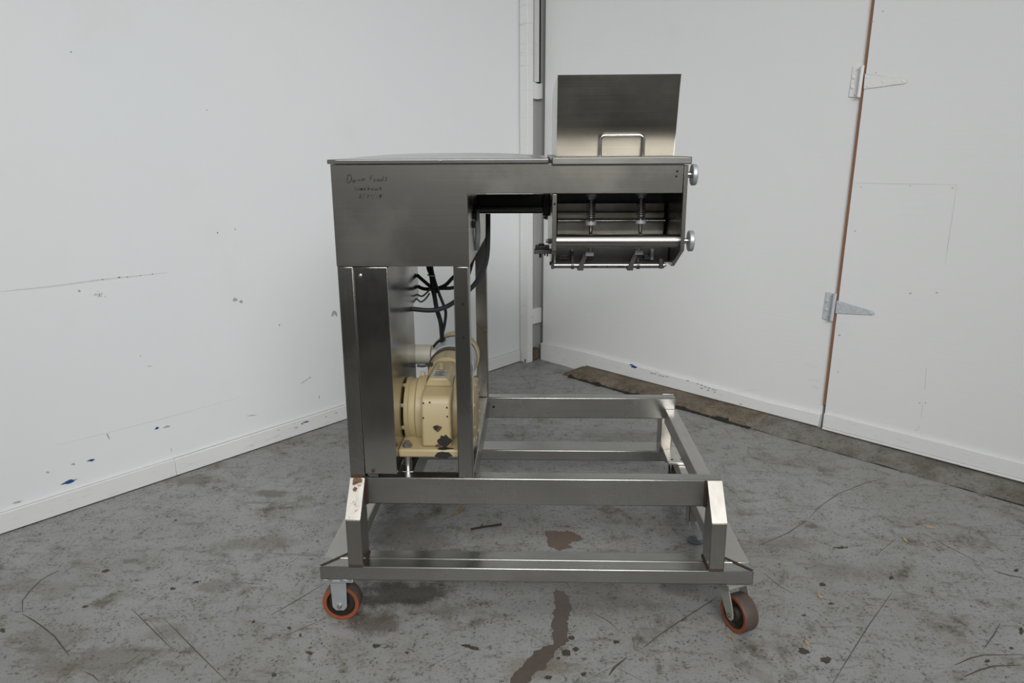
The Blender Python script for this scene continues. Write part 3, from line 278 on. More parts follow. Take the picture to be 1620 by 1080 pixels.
def tag(o, label, cat, group=None):
    o['label'] = label; o['category'] = cat
    if group: o['group'] = group
    return o
def struct(o, label=None, cat=None):
    o['kind'] = 'structure'
    if label: o['label'] = label
    if cat: o['category'] = cat
    return o
def dup(o, loc=None, rotz=None):
    c_ = o.copy(); col.objects.link(c_)
    if loc is not None: c_.location = loc
    if rotz is not None: c_.rotation_euler = (0, 0, rotz)
    for ch in o.children:
        k = ch.copy(); col.objects.link(k); k.parent = c_
    return c_

# ------------------------------------------------------------------ the room
fl = MB().box(-6.5, 6.5, -1.35, 5.5, -.12, 0)
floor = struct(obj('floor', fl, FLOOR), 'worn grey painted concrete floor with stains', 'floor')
struct(obj('ground', MB().box(-6.5, 6.5, -9, -1.352, -.14, -.012), DARKGROUND), 'unseen dark ground added behind the camera to darken steel reflections', 'ground')  # added out of view so the lower steel faces reflect something darker
# left wall frame
L0 = Vector((-.0998, 3.0488, 0)); LD = Vector((-.62579, -.77999, 0)); LN = Vector((.77999, -.62579, 0))
# right wall frame
R0 = Vector((.0472, 3.0984, 0)); RD = Vector((.7108, -.7034, 0)); RN = Vector((-.7034, -.7108, 0))
def fr(O, D, N):
    return lambda s, o, z: tuple(O+D*s+N*o+Vector((0, 0, z)))
LF = fr(L0, LD, LN); RF = fr(R0, RD, RN)
def slab(F, poly, o0, o1):                    # outline in (s, z), from offset o0 to o1
    return MB().prism(poly, lambda s, z: F(s, o0, z), lambda s, z: F(s, o1, z))
def rect(s0, s1, z0, z1): return [(s0, z0), (s1, z0), (s1, z1), (s0, z1)]
wl = struct(obj('wall_left', slab(LF, rect(-.03, 8, 0, 3.6), -.115, -.015), WALLL), 'smooth white painted wall with scuffs and blue paint marks', 'wall')
bl = struct(obj('baseboard_left', slab(LF, rect(0, 2.497, .004, .084), -.014, 0), TRIM, bevel=.002), 'scuffed white baseboard along the smooth white wall', 'baseboard')
obj('board', slab(LF, rect(2.4985, 8, .004, .085), -.014, .001), TRIM, bl, bevel=.002)
obj('top_gap', slab(LF, rect(0, 8, .0842, .0862), -.0149, -.0132), MARK['grey'], bl)
g = obj('floor_gap', slab(LF, rect(0, 8, 0, .0035), -.02, -.003), SHADOWGAP, bl)
wr = struct(obj('wall_right', slab(RF, [(0, .02), (2.039, .02), (2.093, 3.6), (.022, 3.6)], -.12, -.018), WALLR), 'white painted plywood wall left of the hinged door', 'wall')
struct(obj('baseboard_right', slab(RF, [(-.004, 0), (.368, 0), (.43, .046), (2.034, .048), (2.036, .118), (1.75, .112), (1.2, .124), (.44, .138), (-.002, .126)], -.017, 0), TRIM, bevel=.003), 'white baseboard notched over the brown curb', 'baseboard')
door = struct(obj('door_1', slab(RF, [(2.060, .06), (5.5, .06), (5.5, 3.6), (2.111, 3.6)], -.03, 0), WALLR, bevel=.002), 'white painted plywood door on two strap hinges', 'door')
obj('raw_edge', slab(RF, [(2.0465, .172), (2.0625, .172), (2.113, 3.6), (2.0995, 3.6)], -.05, -.0045), WOOD, door)
obj('dark_gap', slab(RF, [(2.037, .02), (2.075, .02), (2.13, 3.6), (2.088, 3.6)], -.20, -.06), SHADOWGAP, door)
obj('bottom_rail', slab(RF, [(2.061, .058), (5.5, .058), (5.5, .128), (2.0625, .132)], .0005, .013), TRIM, door, bevel=.003)
obj('bottom_lip', slab(RF, rect(2.061, 5.5, .046, .0575), .0005, .017), TRIM, door, bevel=.003)
# concrete along the foot of the right wall
def ramp_profile(hw, he, wdt): return [(-.10, 0), (-.10, hw), (-.005, hw), (wdt*.45, hw-.003), (wdt*.86, he), (wdt, he*.35), (wdt+.003, 0)]
def sweep(F, sections):                       # sections: [(s, profile)]
    mb = MB(); n = len(sections[0][1]); vs = []; fs = []
    for s, pr in sections: vs += [F(s, o, z) for o, z in pr]
    for i in range(len(sections)-1):
        for k in range(n): fs.append((i*n+k, i*n+(k+1) % n, (i+1)*n+(k+1) % n, (i+1)*n+k))
    m = len(sections)-1
    fs.append(tuple(range(n))[::-1]); fs.append(tuple(range(m*n, (m+1)*n))); return mb.add(vs, fs)
secs = [(.352, ramp_profile(.004, .003, .15))]
s = .36
while s < 1.78:
    e = min(1, (s-.35)/.07)**.5; tail = 1 if s < 1.5 else max(.12, 1-(s-1.5)/.32)
    secs.append((s, ramp_profile(.044*e, (.034*e+random.uniform(-.002, .002))*tail, .160+random.uniform(-.005, .005)))); s += .04
curb = struct(obj('concrete_curb', sweep(RF, secs), CURB), 'brown stained concrete curb under the plywood wall', 'curb')
ms = []; s = .42; wk = 0
while s < 1.74:
    wk = .8*wk+.2*random.uniform(-1, 1)*2.2; hgt = max(.003, .012+.008*wk) if s < 1.6 else .006; ex = .006+.009*wk+random.uniform(-.003, .003)
    ms.append((s, [(.150, 0), (.150, hgt*1.2), (.1645, hgt), (.170+max(0, ex)*.3, .0012), (.174+ex, .0005), (.175+ex, 0)])); s += .011
obj('mould_line', sweep(RF, ms), MOULD, curb)
secs = []; s = 1.52
while s < 5.5:
    k = min(1, (s-1.5)/.25); secs.append((s, ramp_profile(.040*k, (.018+random.uniform(-.002, .003))*k, .158+random.uniform(-.005, .005)))); s += .06
apron = struct(obj('concrete_apron', sweep(RF, secs), APRON), 'chipped grey concrete sill in front of the hinged door', 'sill')
obj('floor_joint', sweep(RF, [(1.6+.06*i, [(.15, 0), (.15, .004), (.163+random.uniform(-.002, .003), .001), (.165+random.uniform(-.002, .002), 0)]) for i in range(60)]), MOULD, apron)
# corner column with open channel between the walls
post = struct(obj('trim_1', slab(RF, [(-.081, 0), (-.0075, 0), (-.0035, 3.6), (-.077, 3.6)], .075, .129), TRIM, bevel=.003), 'white corner post where the two white walls meet', 'corner post')
# channel face runs behind the plywood edge, along the left wall's direction
B0 = Vector((-.0475, 3.0127, 0)); CF = lambda s, o, z: tuple(B0+(-LD)*s+LN*o+Vector((0, 0, z)))
chn = struct(obj('wall_corner', slab(CF, rect(.01, .45, .0, 3.6), -.10, -.03), COLUMN), 'grey recessed column face in the corner slot', 'column')
obj('batten', slab(CF, [(.004, 1.79), (.03, 1.784), (.07, 1.786), (.11, 1.783), (.16, 1.79), (.16, 1.885), (.11, 1.882), (.06, 1.892), (.004, 1.90)], -.031, -.001), TRIM, chn, bevel=.002)
obj('batten', slab(CF, [(.004, .268), (.06, .271), (.16, .268), (.16, .375), (.1, .378), (.05, .373), (.004, .372)], -.031, -.001), TRIM, chn, bevel=.002)
obj('stud', slab(CF, rect(.108, .126, 1.893, 3.6), -.031, -.004), TRIM, chn)
obj('dark_slot', slab(CF, rect(.1262, .17, 1.87, 3.6), -.0305, -.026), SHADOWGAP, chn)
fb = MB(); fp = [(.0, 0), (.15, 0), (.15, .075), (.11, .095), (.06, .07), (.03, .045), (.0, .03)]
obj('broken_footing', slab(CF, fp, -.031, -.006), CURB, chn, bevel=.006)
# marks
def blobm(F, pts, off): return slab(F, pts, off+.0002, off+.0008)
def ribbon2(pts, wd):
    pts = [Vector((*p, 0)) for p in pts]; l = []; r = []
    for i, p in enumerate(pts):
        d = (pts[min(i+1, len(pts)-1)]-pts[max(i-1, 0)]).normalized(); nn = Vector((-d.y, d.x, 0))*wd/2
        k = .35 if i in (0, len(pts)-1) else 1.
        l.append(((p+nn*k).x, (p+nn*k).y)); r.append(((p-nn*k).x, (p-nn*k).y))
    return l, r
def ribbon(mb, pts, wd, f0, f1):
    l, r = ribbon2(pts, wd); n = len(l); vs = [f1(*p) for p in l]+[f1(*p) for p in r]+[f0(*p) for p in l]+[f0(*p) for p in r]; fs = []
    for i in range(n-1):
        fs += [(i, i+1, n+i+1, n+i), (2*n+i, 3*n+i, 3*n+i+1, 2*n+i+1), (i, 2*n+i, 2*n+i+1, i+1), (n+i, n+i+1, 3*n+i+1, 3*n+i)]
    fs += [(0, n, 3*n, 2*n), (n-1, 3*n-1, 4*n-1, 2*n-1)]
    return mb.add(vs, fs)
for cl, off, pts in LMARK: obj('paint_mark' if cl == 'blue' else 'scuff_mark', blobm(LF, pts, off), MARK[cl], wl if off < 0 else bl)
for cl, wd, off, pts in LLINE: obj('scratch', ribbon(MB(), pts, wd, lambda a, b: LF(a, off+.0002, b), lambda a, b: LF(a, off+.0008, b)), MARK[cl], wl)
for cl, off, pts in RMARK:
    p_ = door if pts[0][0] > 2.05 else wr
    obj('paint_mark' if cl == 'blue' else 'scuff_mark', blobm(RF, pts, off), MARK[cl], p_)
for cl, wd, off, pts in RLINE:
    obj('panel_seam', ribbon(MB(), pts, wd, lambda a, b: RF(a, off+.0002, b), lambda a, b: RF(a, off+.0008, b)), MARK[cl], door if pts[0][0] > 2.05 else wr)
# strap hinges
for k, h in enumerate(HINGE):
    cx_ = sum(a for a, b in h['strap'])/6; cz_ = sum(b for a, b in h['strap'])/6
    hm = obj('strap_hinge', slab(RF, h['strap'], .0005, .004), HPAINT if k else TRIM, door, bevel=.001)
    m_ = HPAINT if k else TRIM
    obj('hinge_leaf', slab(RF, h['leaf'], -.0178, -.012), m_, hm, bevel=.001)
    obj('edge_shade_line', slab(RF, [(cx_+(a-cx_)*1.012+.0006, cz_+(b-cz_)*1.05) for a, b in h['strap']], .0002, .0012), MARK['grey'], hm)  # grey outline standing in for dark edge shading around the strap
    (sa, za), (sb, zb) = h['barrel']; bb = MB()
    bb.cyl(RF(sa, .006, za), RF(sb, .006, zb), .0085, 14); obj('hinge_barrel', bb, m_, hm)
    for s_, z_ in h['screw']: obj('screw', MB().lathe([(0, .005), (.002, .0045), (.003, .003)], RF(s_, .0035, z_), RN, 10), m_, hm)
    for q, (s_, z_) in enumerate(h['lscrew']): obj('screw', MB().lathe([(0, .009 if q in (1, 2) else .005), (.003, .008 if q in (1, 2) else .0045), (.005, .003)], RF(s_, -.0125, z_), RN, 12), m_, hm)

# ------------------------------------------------------------------ stains, cracks and litter on the floor
def jag(pts, k=4, amp=.10):
    out = []; n = len(pts)
    for i in range(n):
        a, b = pts[i], pts[(i+1) % n]; L_ = math.hypot(b[0]-a[0], b[1]-a[1])
        for q in range(k):
            u = q/k; e = random.uniform(-amp, amp)*L_
            out.append((a[0]+(b[0]-a[0])*u-(b[1]-a[1])/max(L_, 1e-6)*e, a[1]+(b[1]-a[1])*u+(b[0]-a[0])/max(L_, 1e-6)*e))
    return out
def flat(pts, z0=.0002, z1=.0007): return MB().pz(pts, z0, z1)
obj('spill_stain', flat(jag(SPILL, 5, .10)), STAINB, floor); obj('brown_patch', flat(jag(PATCH, 5, .14)), STAINP, floor)
for pts in CHIPS: obj('paint_chip', flat(jag(pts, 3, .22)), CHIPF, floor)
for wd, pts in CRACKS: obj('crack', ribbon(MB(), pts, wd, lambda a, b: (a, b, .0002), lambda a, b: (a, b, .0006)), CRACK, floor)
lab = ['longer of two crossed dry straws under the cart', 'shorter of two crossed dry straws under the cart', 'single dry straw on floor beside the swivelled front caster']
for pts, lb in zip(STRAWS, lab):
    a, b = pts; m_ = ((a[0]+b[0])/2+.008, (a[1]+b[1])/2)
    tag(obj('straw', MB().tube([(*a, .0025), (*m_, .005), (*b, .0025)], .0022, 6), STRAW), lb, 'straw', 'dry straws on the floor')
tag(obj('twig', MB().tube([(*p, .004+.002*(i % 2)) for i, p in enumerate(TWIG)], .0042, 6).tube([(*TWIG[1], .005), (TWIG[1][0]+.01, TWIG[1][1]+.025, .006)], .0022, 6), TWIGM), 'dark thin twig lying on floor beneath the cart', 'twig')
lab = ['largest pale wood chip on floor right of the cart', 'small pale wood chip beside the largest chip on floor', 'pale wood chip on floor above two brown paint chips', 'palest small wood chip near the lower right brown paint chips']
for pts, lb in zip(CHIPW_, lab):
    l, r = ribbon2([pts[0], ((pts[0][0]*.5+pts[1][0]*.5), pts[0][1]*.5+pts[1][1]*.5), pts[1]], .012)
    tag(obj('wood_chip', flat(l+r[::-1], .0004, .005), CHIPW, bevel=.001), lb, 'wood chip', 'wood chips on the floor')

# ------------------------------------------------------------------ the machine
RX, RY = 0., .5
OFF = (RX, RY, FZ)
root = bpy.data.objects.new('food_depositor', None); col.objects.link(root); root.location = (RX, RY, 0); root.empty_display_size = .2
tag(root, 'stainless steel food depositor machine on a wheeled C-shaped cart with cream gear motor', 'machine')
def P_(name, mb, mat, parent=None, bevel=0, seg=2): return obj(name, mb, mat, parent or root, bevel, OFF, seg)
BX0, BX1, BZ0, BZ1, BD, BY1 = -.6678, .6795, .1907, .2385, .1039, 1.0425
Y0, RW, Y1, Z0, Z1, XR = .0945, .0487, .9307, .406, .4972, .5873
XL, LW, XRL, LZ = -.5766, .0472, .5405, .4008
PX0, PX1, ZB, ZU, ZT, XE = -.235, -.1892, 1.1675, 1.3753, 1.4584, .4195
# base frame
P_('base_rail', MB().box(BX0, BX1, 0, .0518, BZ0, BZ1), RAIL, bevel=.004)
P_('base_rail', MB().box(BX0+.07, BX1-.07, .0521, BD, BZ0, BZ1), RAIL, bevel=.004)
for sx in (-1, 1):
    x0, x1 = (BX0, BX0+.088) if sx < 0 else (BX1-.088, BX1)
    br = P_('base_rail', MB().box(x0, x1, .0522, BY1, BZ0, BZ1), SIDE, bevel=.003)
    xa, xb = (BX0+.004, BX0+.09) if sx < 0 else (BX1-.004, BX1-.09)
    P_('weld_bead', MB().tube([(xa+(xb-xa)*k/9, .004+.092*k/9, BZ1+.0005+.001*random.random()) for k in range(10)], .0038, 6, 2), WELD, br)
P_('base_rail', MB().box(BX0+.089, BX1-.089, BY1-BD, BY1, BZ0, BZ1), RAIL, bevel=.004)
# legs with sloped tops
def leg(x0, x1, rear, rust, mat):
    m = (lambda y: 2*.5126-y) if rear else (lambda y: y)
    lg = P_('leg', MB().px([(m(.001), BZ1), (m(Y0-.0005), BZ1), (m(Y0-.0005), Z1-.001), (m(.001), LZ-.004)], x0, x1), mat, bevel=.003)
    dy, dz = Y0-.001, Z1-LZ; nl = math.hypot(dy, dz); ny, nz = -dz/nl*.004, dy/nl*.004
    P_('cap', MB().px([(m(.0), LZ-.003), (m(Y0-.002), Z1-.001), (m(Y0-.002+ny), Z1-.001+nz), (m(ny), LZ-.003+nz)], x0-.0005, x1+.0005), rust, lg, bevel=.0015)
    if not rear:
        xi = x1 if x0 < 0 else x0; sg = 1 if x0 < 0 else -1
        P_('weld_bead', MB().tube([(xi+sg*.002, Y0-.003, Z0+.002+.088*k/12) for k in range(13)], .0042, 6, 2), RUST, lg)
        P_('weld_bead', MB().tube([(xi+sg*.001, .004+.088*k/9, BZ1+.001) for k in range(10)], .0035, 6, 2), RUST, lg)
        P_('weld_bead', MB().tube([(x0+.002+(x1-x0-.004)*k/6, .0, BZ1+.001+.001*(k % 2)) for k in range(7)], .003, 6, 2), RUST, lg)
        P_('weld_bead', MB().tube([(x0+.002+(x1-x0-.004)*k/6, .0, LZ-.004+.0006*(k % 2)) for k in range(7)], .0028, 6, 2), BOLT, lg)
    return lg
lgl = leg(XL, XL+LW, False, GRINDR, STEELV)
def capz(y): return LZ+(Z1-LZ)*y/(Y0-.001)+.0009
def on_cap(cx, cy, rx, ry, n=17):
    pts = [(cx+rx*(1+random.uniform(-.35, .35))*math.cos(2*pi*k/n), min(Y0-.003, cy+ry*(1+random.uniform(-.35, .35))*math.sin(2*pi*k/n))) for k in range(n)]
    return MB().prism(pts, lambda x, y: (x, y-.0030, capz(y)+.0024), lambda x, y: (x, y-.0034, capz(y)+.0029))
P_('rust_patch', on_cap(XL+.026, .086, .015, .006), RUSTL, lgl); P_('rust_patch', on_cap(XL+.016, .079, .007, .004), RUSTL, lgl); P_('rust_patch', on_cap(XL+.020, .066, .006, .005), RUSTL, lgl)
leg(XRL, XR, False, GRIND, STEELV)
leg(XL, XL+LW, True, GRIND, STEELV); leg(XRL, XR, True, GRIND, STEELV)
# frame rails and posts
P_('frame_rail', MB().box(XL, XR, Y0, Y0+RW, Z0, Z1), RAIL, bevel=.004)
rr = P_('frame_rail', MB().box(XL, XR, Y1-RW, Y1, Z0, Z1), RAIL, bevel=.004)
P_('bolt_hole', MB().cyl((PX1+.022, Y1-RW-.0006, Z1-.042), (PX1+.022, Y1-RW+.002, Z1-.042), .0055, 12), HOLE, rr)
P_('cross_rail', MB().box(XL, XL+RW, Y0+RW+.0005, Y1-RW-.0005, Z0, Z1), STEELV, bevel=.003)
P_('cross_rail', MB().box(-.4325, -.3838, Y0+RW+.0005, Y1-RW-.0005, Z0, Z1), STEELV, bevel=.003)
P_('cross_rail', MB().box(PX0, PX1, Y0+RW+.0005, Y1-RW-.0005, Z0, Z1), STEELV, bevel=.003)
P_('cross_rail', MB().box(.5445, .5915, Y0+RW+.0005, Y1-RW-.0005, .388, .4485), SIDE, bevel=.003)
for y in (Y0, Y1-RW):
    p = P_('post', MB().box(PX0, PX1, y, y+RW, Z1+.0004, ZB-.0005), STEELV, bevel=.003)
    if y == Y0:
        for z in (1.055, .953): P_('bolt_hole', MB().cyl((PX0+.026, y-.0006, z), (PX0+.026, y+.002, z), .0042, 12), HOLE, p)
    c_ = P_('column', MB().box(XL, XL+.0473, y, y+RW, Z1+.0004, ZB-.0005), STEELV, bevel=.003)
    if y == Y0:
        P_('weld_bead', MB().tube([(XL+.003+.041*k/8, y-.001, Z1+.003+.0015*(k % 2)) for k in range(9)], .0045, 6, 2), RUST, c_)
# floor-lock mounting plate
pl = P_('lock_plate', MB().box(.553, .628, .79, .955, BZ1+.0005, BZ1+.0125), GRIND, bevel=.002)
for x, y in ((.572, .935), (.572, .82), (.612, .82)): P_('bolt_hole', MB().cyl((x, y, BZ1+.010), (x, y, BZ1+.0131), .006, 10), HOLE, pl)
# housing: front, rear, left, right-lower sheets
LP = [(XL, ZB), (PX1+.0015, ZB), (PX1+.0015, ZU), (XE, ZU), (XE, ZT), (XL, ZT)]
hs = P_('front_panel', MB().py(LP, .0915, .0940), STEEL, bevel=.0012)
P_('rear_panel', MB().py(LP, .9312, .9337), STEEL, bevel=.0012)
P_('side_panel', MB().box(XL, XL+.0025, .0945, .931, ZB, ZT), STEEL)
P_('side_panel', MB().box(PX1-.001, PX1+.0015, .0945, .931, ZB, ZU), STEEL)
P_('arm_floor', MB().box(XL+.003, -.15, .0945, .931, ZU, ZU+.002), STEELD)
hw = MB()
for st in HAND: ribbon(hw, st, .0028, lambda a, b: (a, .0914, b), lambda a, b: (a, .0911, b))
ht = P_('handwriting', hw, INK, hs); ht['label'] = 'black marker handwriting reading Dawn Foods warehouse 2/27/18'
for x, z in ((.4015, 1.4352), (.3995, 1.4215)): P_('bolt_hole', MB().cyl((x, .0908, z), (x, .0935, z), .0030, 12), HOLE, hs)
# main lid: crowned sheet with a rolled edge
def crowned(x0, x1, y0, y1, z0, zr, crown, nx=22, ny=18):
    vs = []; fs = []
    for j in range(ny+1):
        for i in range(nx+1):
            u = i/nx; v = j/ny; k = (1-abs(2*u-1)**3.2)*(1-abs(2*v-1)**2.6)
            vs.append((x0+(x1-x0)*u, y0+(y1-y0)*v, zr+crown*k))
    W_ = nx+1
    for j in range(ny):
        for i in range(nx): fs.append((j*W_+i, j*W_+i+1, (j+1)*W_+i+1, (j+1)*W_+i))
    ring = [i for i in range(W_)]+[j*W_+nx for j in range(1, ny+1)]+[ny*W_+i for i in range(nx-1, -1, -1)]+[j*W_ for j in range(ny-1, 0, -1)]
    b0 = len(vs); vs += [(vs[i][0], vs[i][1], z0) for i in ring]; n = len(ring)
    for k in range(n): fs.append((ring[k], ring[(k+1) % n], b0+(k+1) % n, b0+k))
    fs.append(tuple(range(b0, b0+n))); return MB().add(vs, fs)
ld = P_('lid', crowned(-.5835, .0425, .0815, .945, 1.4596, 1.4722, .0135), POLISH, bevel=.003)
P_('catch', MB().lathe([(0, .004), (.003, .0035), (.005, .001)], (-.262, .0812, 1.466), (0, -1, 0), 10), POLISH, ld)
# hopper cover and hopper guard
hc = P_('hopper_cover', crowned(.0506, .4395, .0815, .945, 1.4545, 1.4752, .003), COVER, bevel=.003)
P_('hinge_corner', MB().py([(.0435, 1.474), (.0495, 1.474), (.0495, 1.466)], .0815, .13), STEEL, hc)
HX0, HX1 = .0665, .408
hp = P_('hopper_panel', MB().prism([(HX0, 0), (HX1, 0), (HX1+.002, 1), (HX0, 1)], lambda x, k: (x, .200-.052*k, 1.4772+.2207*k), lambda x, k: (x, .2025-.052*k, 1.4772+.2207*k)), STEELD)
wing = [(.203, 1.4772), (.86, 1.4772)]+[(.86-.18*(1-math.cos(a)), 1.585+.1125*math.sin(a)) for a in [pi/2*k/8 for k in range(9)]]+[(.1505, 1.6975)]
P_('hopper_wing', MB().px(wing, HX0, HX0+.0022), POLISH, hp); P_('hopper_wing', MB().px(wing, HX1-.0022+.002, HX1+.002), POLISH, hp)
P_('hopper_back', MB().box(HX0+.003, HX1-.003, .858, .8602, 1.4772, 1.585), STEELD, hp)
hx0, hx1, hy, hz = .1925, .3165, .178, 1.5345; rr_ = .012
pth = [(hx0, hy, 1.4765), (hx0, hy, hz-rr_)]+[(hx0+rr_-rr_*math.cos(a), hy, hz-rr_+rr_*math.sin(a)) for a in (pi/6, pi/3, pi/2)]+[(hx1-rr_+rr_*math.sin(a), hy, hz-rr_+rr_*math.cos(a)) for a in (0, pi/6, pi/3, pi/2)]+[(hx1, hy, 1.4765)]
P_('handle', MB().tube(pth, .0046, 12, 0), POLISH, hc)
# depositor head
EP = [(.0915, 1.4522), (.0915, 1.2132), (.231, 1.147), (.794, 1.147), (.9335, 1.2132), (.9335, 1.4522)]
ep = P_('end_plate', MB().px(EP, .4212, .4325), STEEL, bevel=.0012)
lp = P_('inner_plate', MB().px([(a, min(b, 1.3735)) for a, b in EP], .0532, .0657), STEEL, bevel=.0012)
P_('bolt_hole', MB().cyl((.0595, .0908, 1.346), (.0595, .0935, 1.346), .0035, 12), HOLE, lp)
for y in (.128, .897):
    b_ = P_('tie_bar', MB().cyl((.0660, y, 1.2365), (.4209, y, 1.2365), .0184, 28), BAR)
    P_('bar_end', MB().cyl((.4328, y, 1.2365), (.4495, y, 1.2365), .0085, 16), POLISH, b_)
    P_('knob', MB().lathe([(0, .021), (.001, .0285), (.003, .0303), (.0125, .0303), (.015, .028), (.016, .02)], (.4485, y, 1.2365), (1, 0, 0), 30), ZINC, b_)
    k_ = P_('clamp_knob', MB().lathe([(0, .021), (.001, .0285), (.003, .0303), (.012, .0303), (.015, .028), (.016, .02)], (.4475, y, 1.4245), (1, 0, 0), 30), ZINC)
    P_('knob_stem', MB().cyl((.4328, y, 1.4245), (.449, y, 1.4245), .009, 16), POLISH, k_)
    P_('nut', MB().cyl((.0420, y, 1.2365), (.0528, y, 1.2365), .0085, 6), DARKM, b_); P_('stud_end', MB().cyl((.036, y, 1.2365), (.0420, y, 1.2365), .005, 12), DARKM, b_)
for i, x in enumerate((.1712, .3195)):
    y = .2; dz = .004*i
    rd = P_('spring_rod', MB().cyl((x, y, 1.195+dz), (x, y, 1.3745), .0052, 14), POLISH)
    P_('cap_nut', MB().cyl((x, y, 1.3605+dz), (x, y, 1.3685+dz), .0172, 24).cyl((x, y, 1.3510+dz), (x, y, 1.3604+dz), .0118, 6), ZINC, rd)
    hx = [(x+.0118*math.cos(a), y+.0118*math.sin(a), 1.2885+dz+.062*a/(2*pi*10)) for a in [2*pi*10*k/160 for k in range(161)]]
    P_('spring', MB().tube(hx, .0017, 6, 0), DARKM, rd)
    P_('washer', MB().cyl((x, y, 1.2765+dz), (x, y, 1.2865+dz), .0168, 24), ZINC, rd)
    P_('block_nut', MB().box(x-.0145, x+.0105, y-.010, y+.010, 1.1835+dz, 1.1945+dz), ZINC, rd, bevel=.001)
# pump body, folded trough and manifold
P_('pump_body', MB().box(.0662, .4208, .42, .78, 1.24, 1.452), DARKM)
P_('arm_underside', MB().box(.067, .4205, .0955, .42, ZU+.02, ZU+.022), DARKM)
tr = [(.345, 1.330), (.350, 1.304), (.338, 1.301), (.345, 1.283), (.326, 1.279), (.338, 1.272), (.350, 1.232), (.330, 1.227)]
tq = tr+[(a+.003, b-.002) for a, b in tr[::-1]]
tg = P_('trough', MB().px(tq, .075, .414), TROUGH, bevel=.0008)
P_('trough_lip', MB().cyl((.076, .319, 1.2775), (.413, .319, 1.2775), .0024, 10), POLISH, tg)
P_('manifold', MB().box(.068, .4205, .27, .76, 1.152, 1.224), DARKM, bevel=.003)
for x0, x1 in ((.078, .100), (.150, .178), (.340, .352)): P_('guide_block', MB().box(x0, x1+.006, .245, .2695, 1.166, 1.176), DARKM, bevel=.001)
# lower nozzle shaft with clamps, blades and brackets
ns = P_('nozzle_shaft', MB().cyl((.0620, .215, 1.1518), (.3985, .215, 1.1518), .0088, 20), BAR)
for x in (.119, .319): P_('clamp_ring', MB().cyl((x-.0045, .215, 1.1518), (x+.0045, .215, 1.1518), .0115, 16).box(x-.0035, x+.0035, .2185, .27, 1.155, 1.195), DARKM, ns)
for x0, x1 in ((.175, .195), (.255, .275)): P_('slot', MB().box(x0, x1, .2055, .2066, 1.1482, 1.1515), HOLE, ns)
P_('pin_hole', MB().cyl((.225, .2055, 1.150), (.225, .2068, 1.150), .0027, 10), HOLE, ns)
for x in (.1435, .294):
    P_('blade', MB().prism([(x-.009, 1.146), (x+.005, 1.146), (x+.021, 1.190), (x+.010, 1.197)], lambda a, b: (a, .193, b), lambda a, b: (a, .1965, b)), DARKM, ns)
    P_('blade_clamp', MB().box(x-.010, x+.008, .1935, .236, 1.139, 1.1475), DARKM, ns, bevel=.001)
P_('end_block', MB().box(.381, .394, .203, .232, 1.143, 1.172), DARKM, ns, bevel=.002); P_('end_pin', MB().cyl((.3945, .215, 1.153), (.405, .215, 1.153), .005, 12), BOLT, ns)
P_('shaft_bracket', MB().box(.0535, .0615, .2, .232, 1.1425, 1.2), DARKM, ns, bevel=.001); P_('hex_bolt', MB().cyl((.0485, .215, 1.158), (.0535, .215, 1.158), .0062, 6), DARKM, ns)
P_('sight_tube', MB().cyl((.365, .245, 1.165), (.365, .245, 1.198), .0065, 14), ZINC, ns)
sb = P_('side_bracket', MB().box(.0014, .0531, .188, .225, 1.1905, 1.2025), DARKM, bevel=.001)
P_('bracket_block', MB().box(.005, .047, .190, .222, 1.2028, 1.2145), BLACKM, sb, bevel=.002); P_('hex_bolt', MB().cyl((.0235, .206, 1.2147), (.0235, .206, 1.2195), .009, 6), BLACKM, sb)
for x, l in ((.0205, .013), (.034, .007), (.042, .009)): P_('stud_end', MB().cyl((x, .205, 1.1903-l), (x, .205, 1.1903), .0038 if l > .01 else .0022, 10), BLACKM, sb)
# drive shaft
SH = [(.474, 1.349), (.526, 1.349), (.530, 1.318), (.524, 1.288), (.476, 1.288), (.470, 1.318)]
sh = P_('drive_shaft', MB().px(SH, PX1+.0016, .029), BLACKM, bevel=.002)
P_('lower_tube', MB().cyl((PX1+.0018, .462, 1.303), (.029, .462, 1.303), .0085, 14), DARKM, sh)
P_('coupling', MB().px([(.455, 1.352), (.545, 1.352), (.545, 1.305), (.53, 1.279), (.47, 1.279), (.455, 1.305)], .0295, .053), BLACKM, sh, bevel=.003)
# chain guard and electrical box behind it
gd = P_('chain_guard', MB().box(-.5286, -.4277, .0925, .53, .5105, 1.1655), GUARD, bevel=.002)
P_('upper_box', MB().box(-.5286, -.4277, .5305, .655, .965, 1.1655), GUARD, gd, bevel=.002)
for x, z in ((-.508, 1.1405), (-.503, .522)): P_('bolt', MB().lathe([(0, .0062), (.003, .0055), (.0045, .003)], (x, .0927, z), (0, -1, 0), 12), BOLT if z > 1 else RUST, gd)
P_('foot_clip', MB().box(-.515, -.488, .094, .12, .4995, .5100), STEELD, gd)
# gear motor
GX = -.308
gb = P_('gearbox', MB().px([(.150, .578), (.47, .578), (.47, .752), (.42, .757), (.205, .752), (.166, .742), (.152, .722)], GX-.047, GX+.047), CREAM, bevel=.008, seg=3)
gb['label'] = 'cream painted worm gearbox with chipped enamel and grey motor'
P_('base_flange', MB().box(-.428, -.192, .128, .475, .551, .578), CREAM, gb, bevel=.006)
for sx in (-1, 1):
    xa = GX+sx*.046; P_('cover', MB().lathe([(0, .112), (.028, .112), (.034, .104), (.052, .102), (.056, .108), (.068, .106), (.071, .095)], (xa, .315, .650), (sx, 0, 0), 40), CREAM, gb, bevel=0)
    for a in range(0, 360, 45):
        yy = .315+.098*math.cos(math.radians(a+20)); zz = .650+.098*math.sin(math.radians(a+20))
        P_('bolt', MB().cyl((xa+sx*.0685, yy, zz), (xa+sx*.0735, yy, zz), .0068, 6), CREAM, gb)
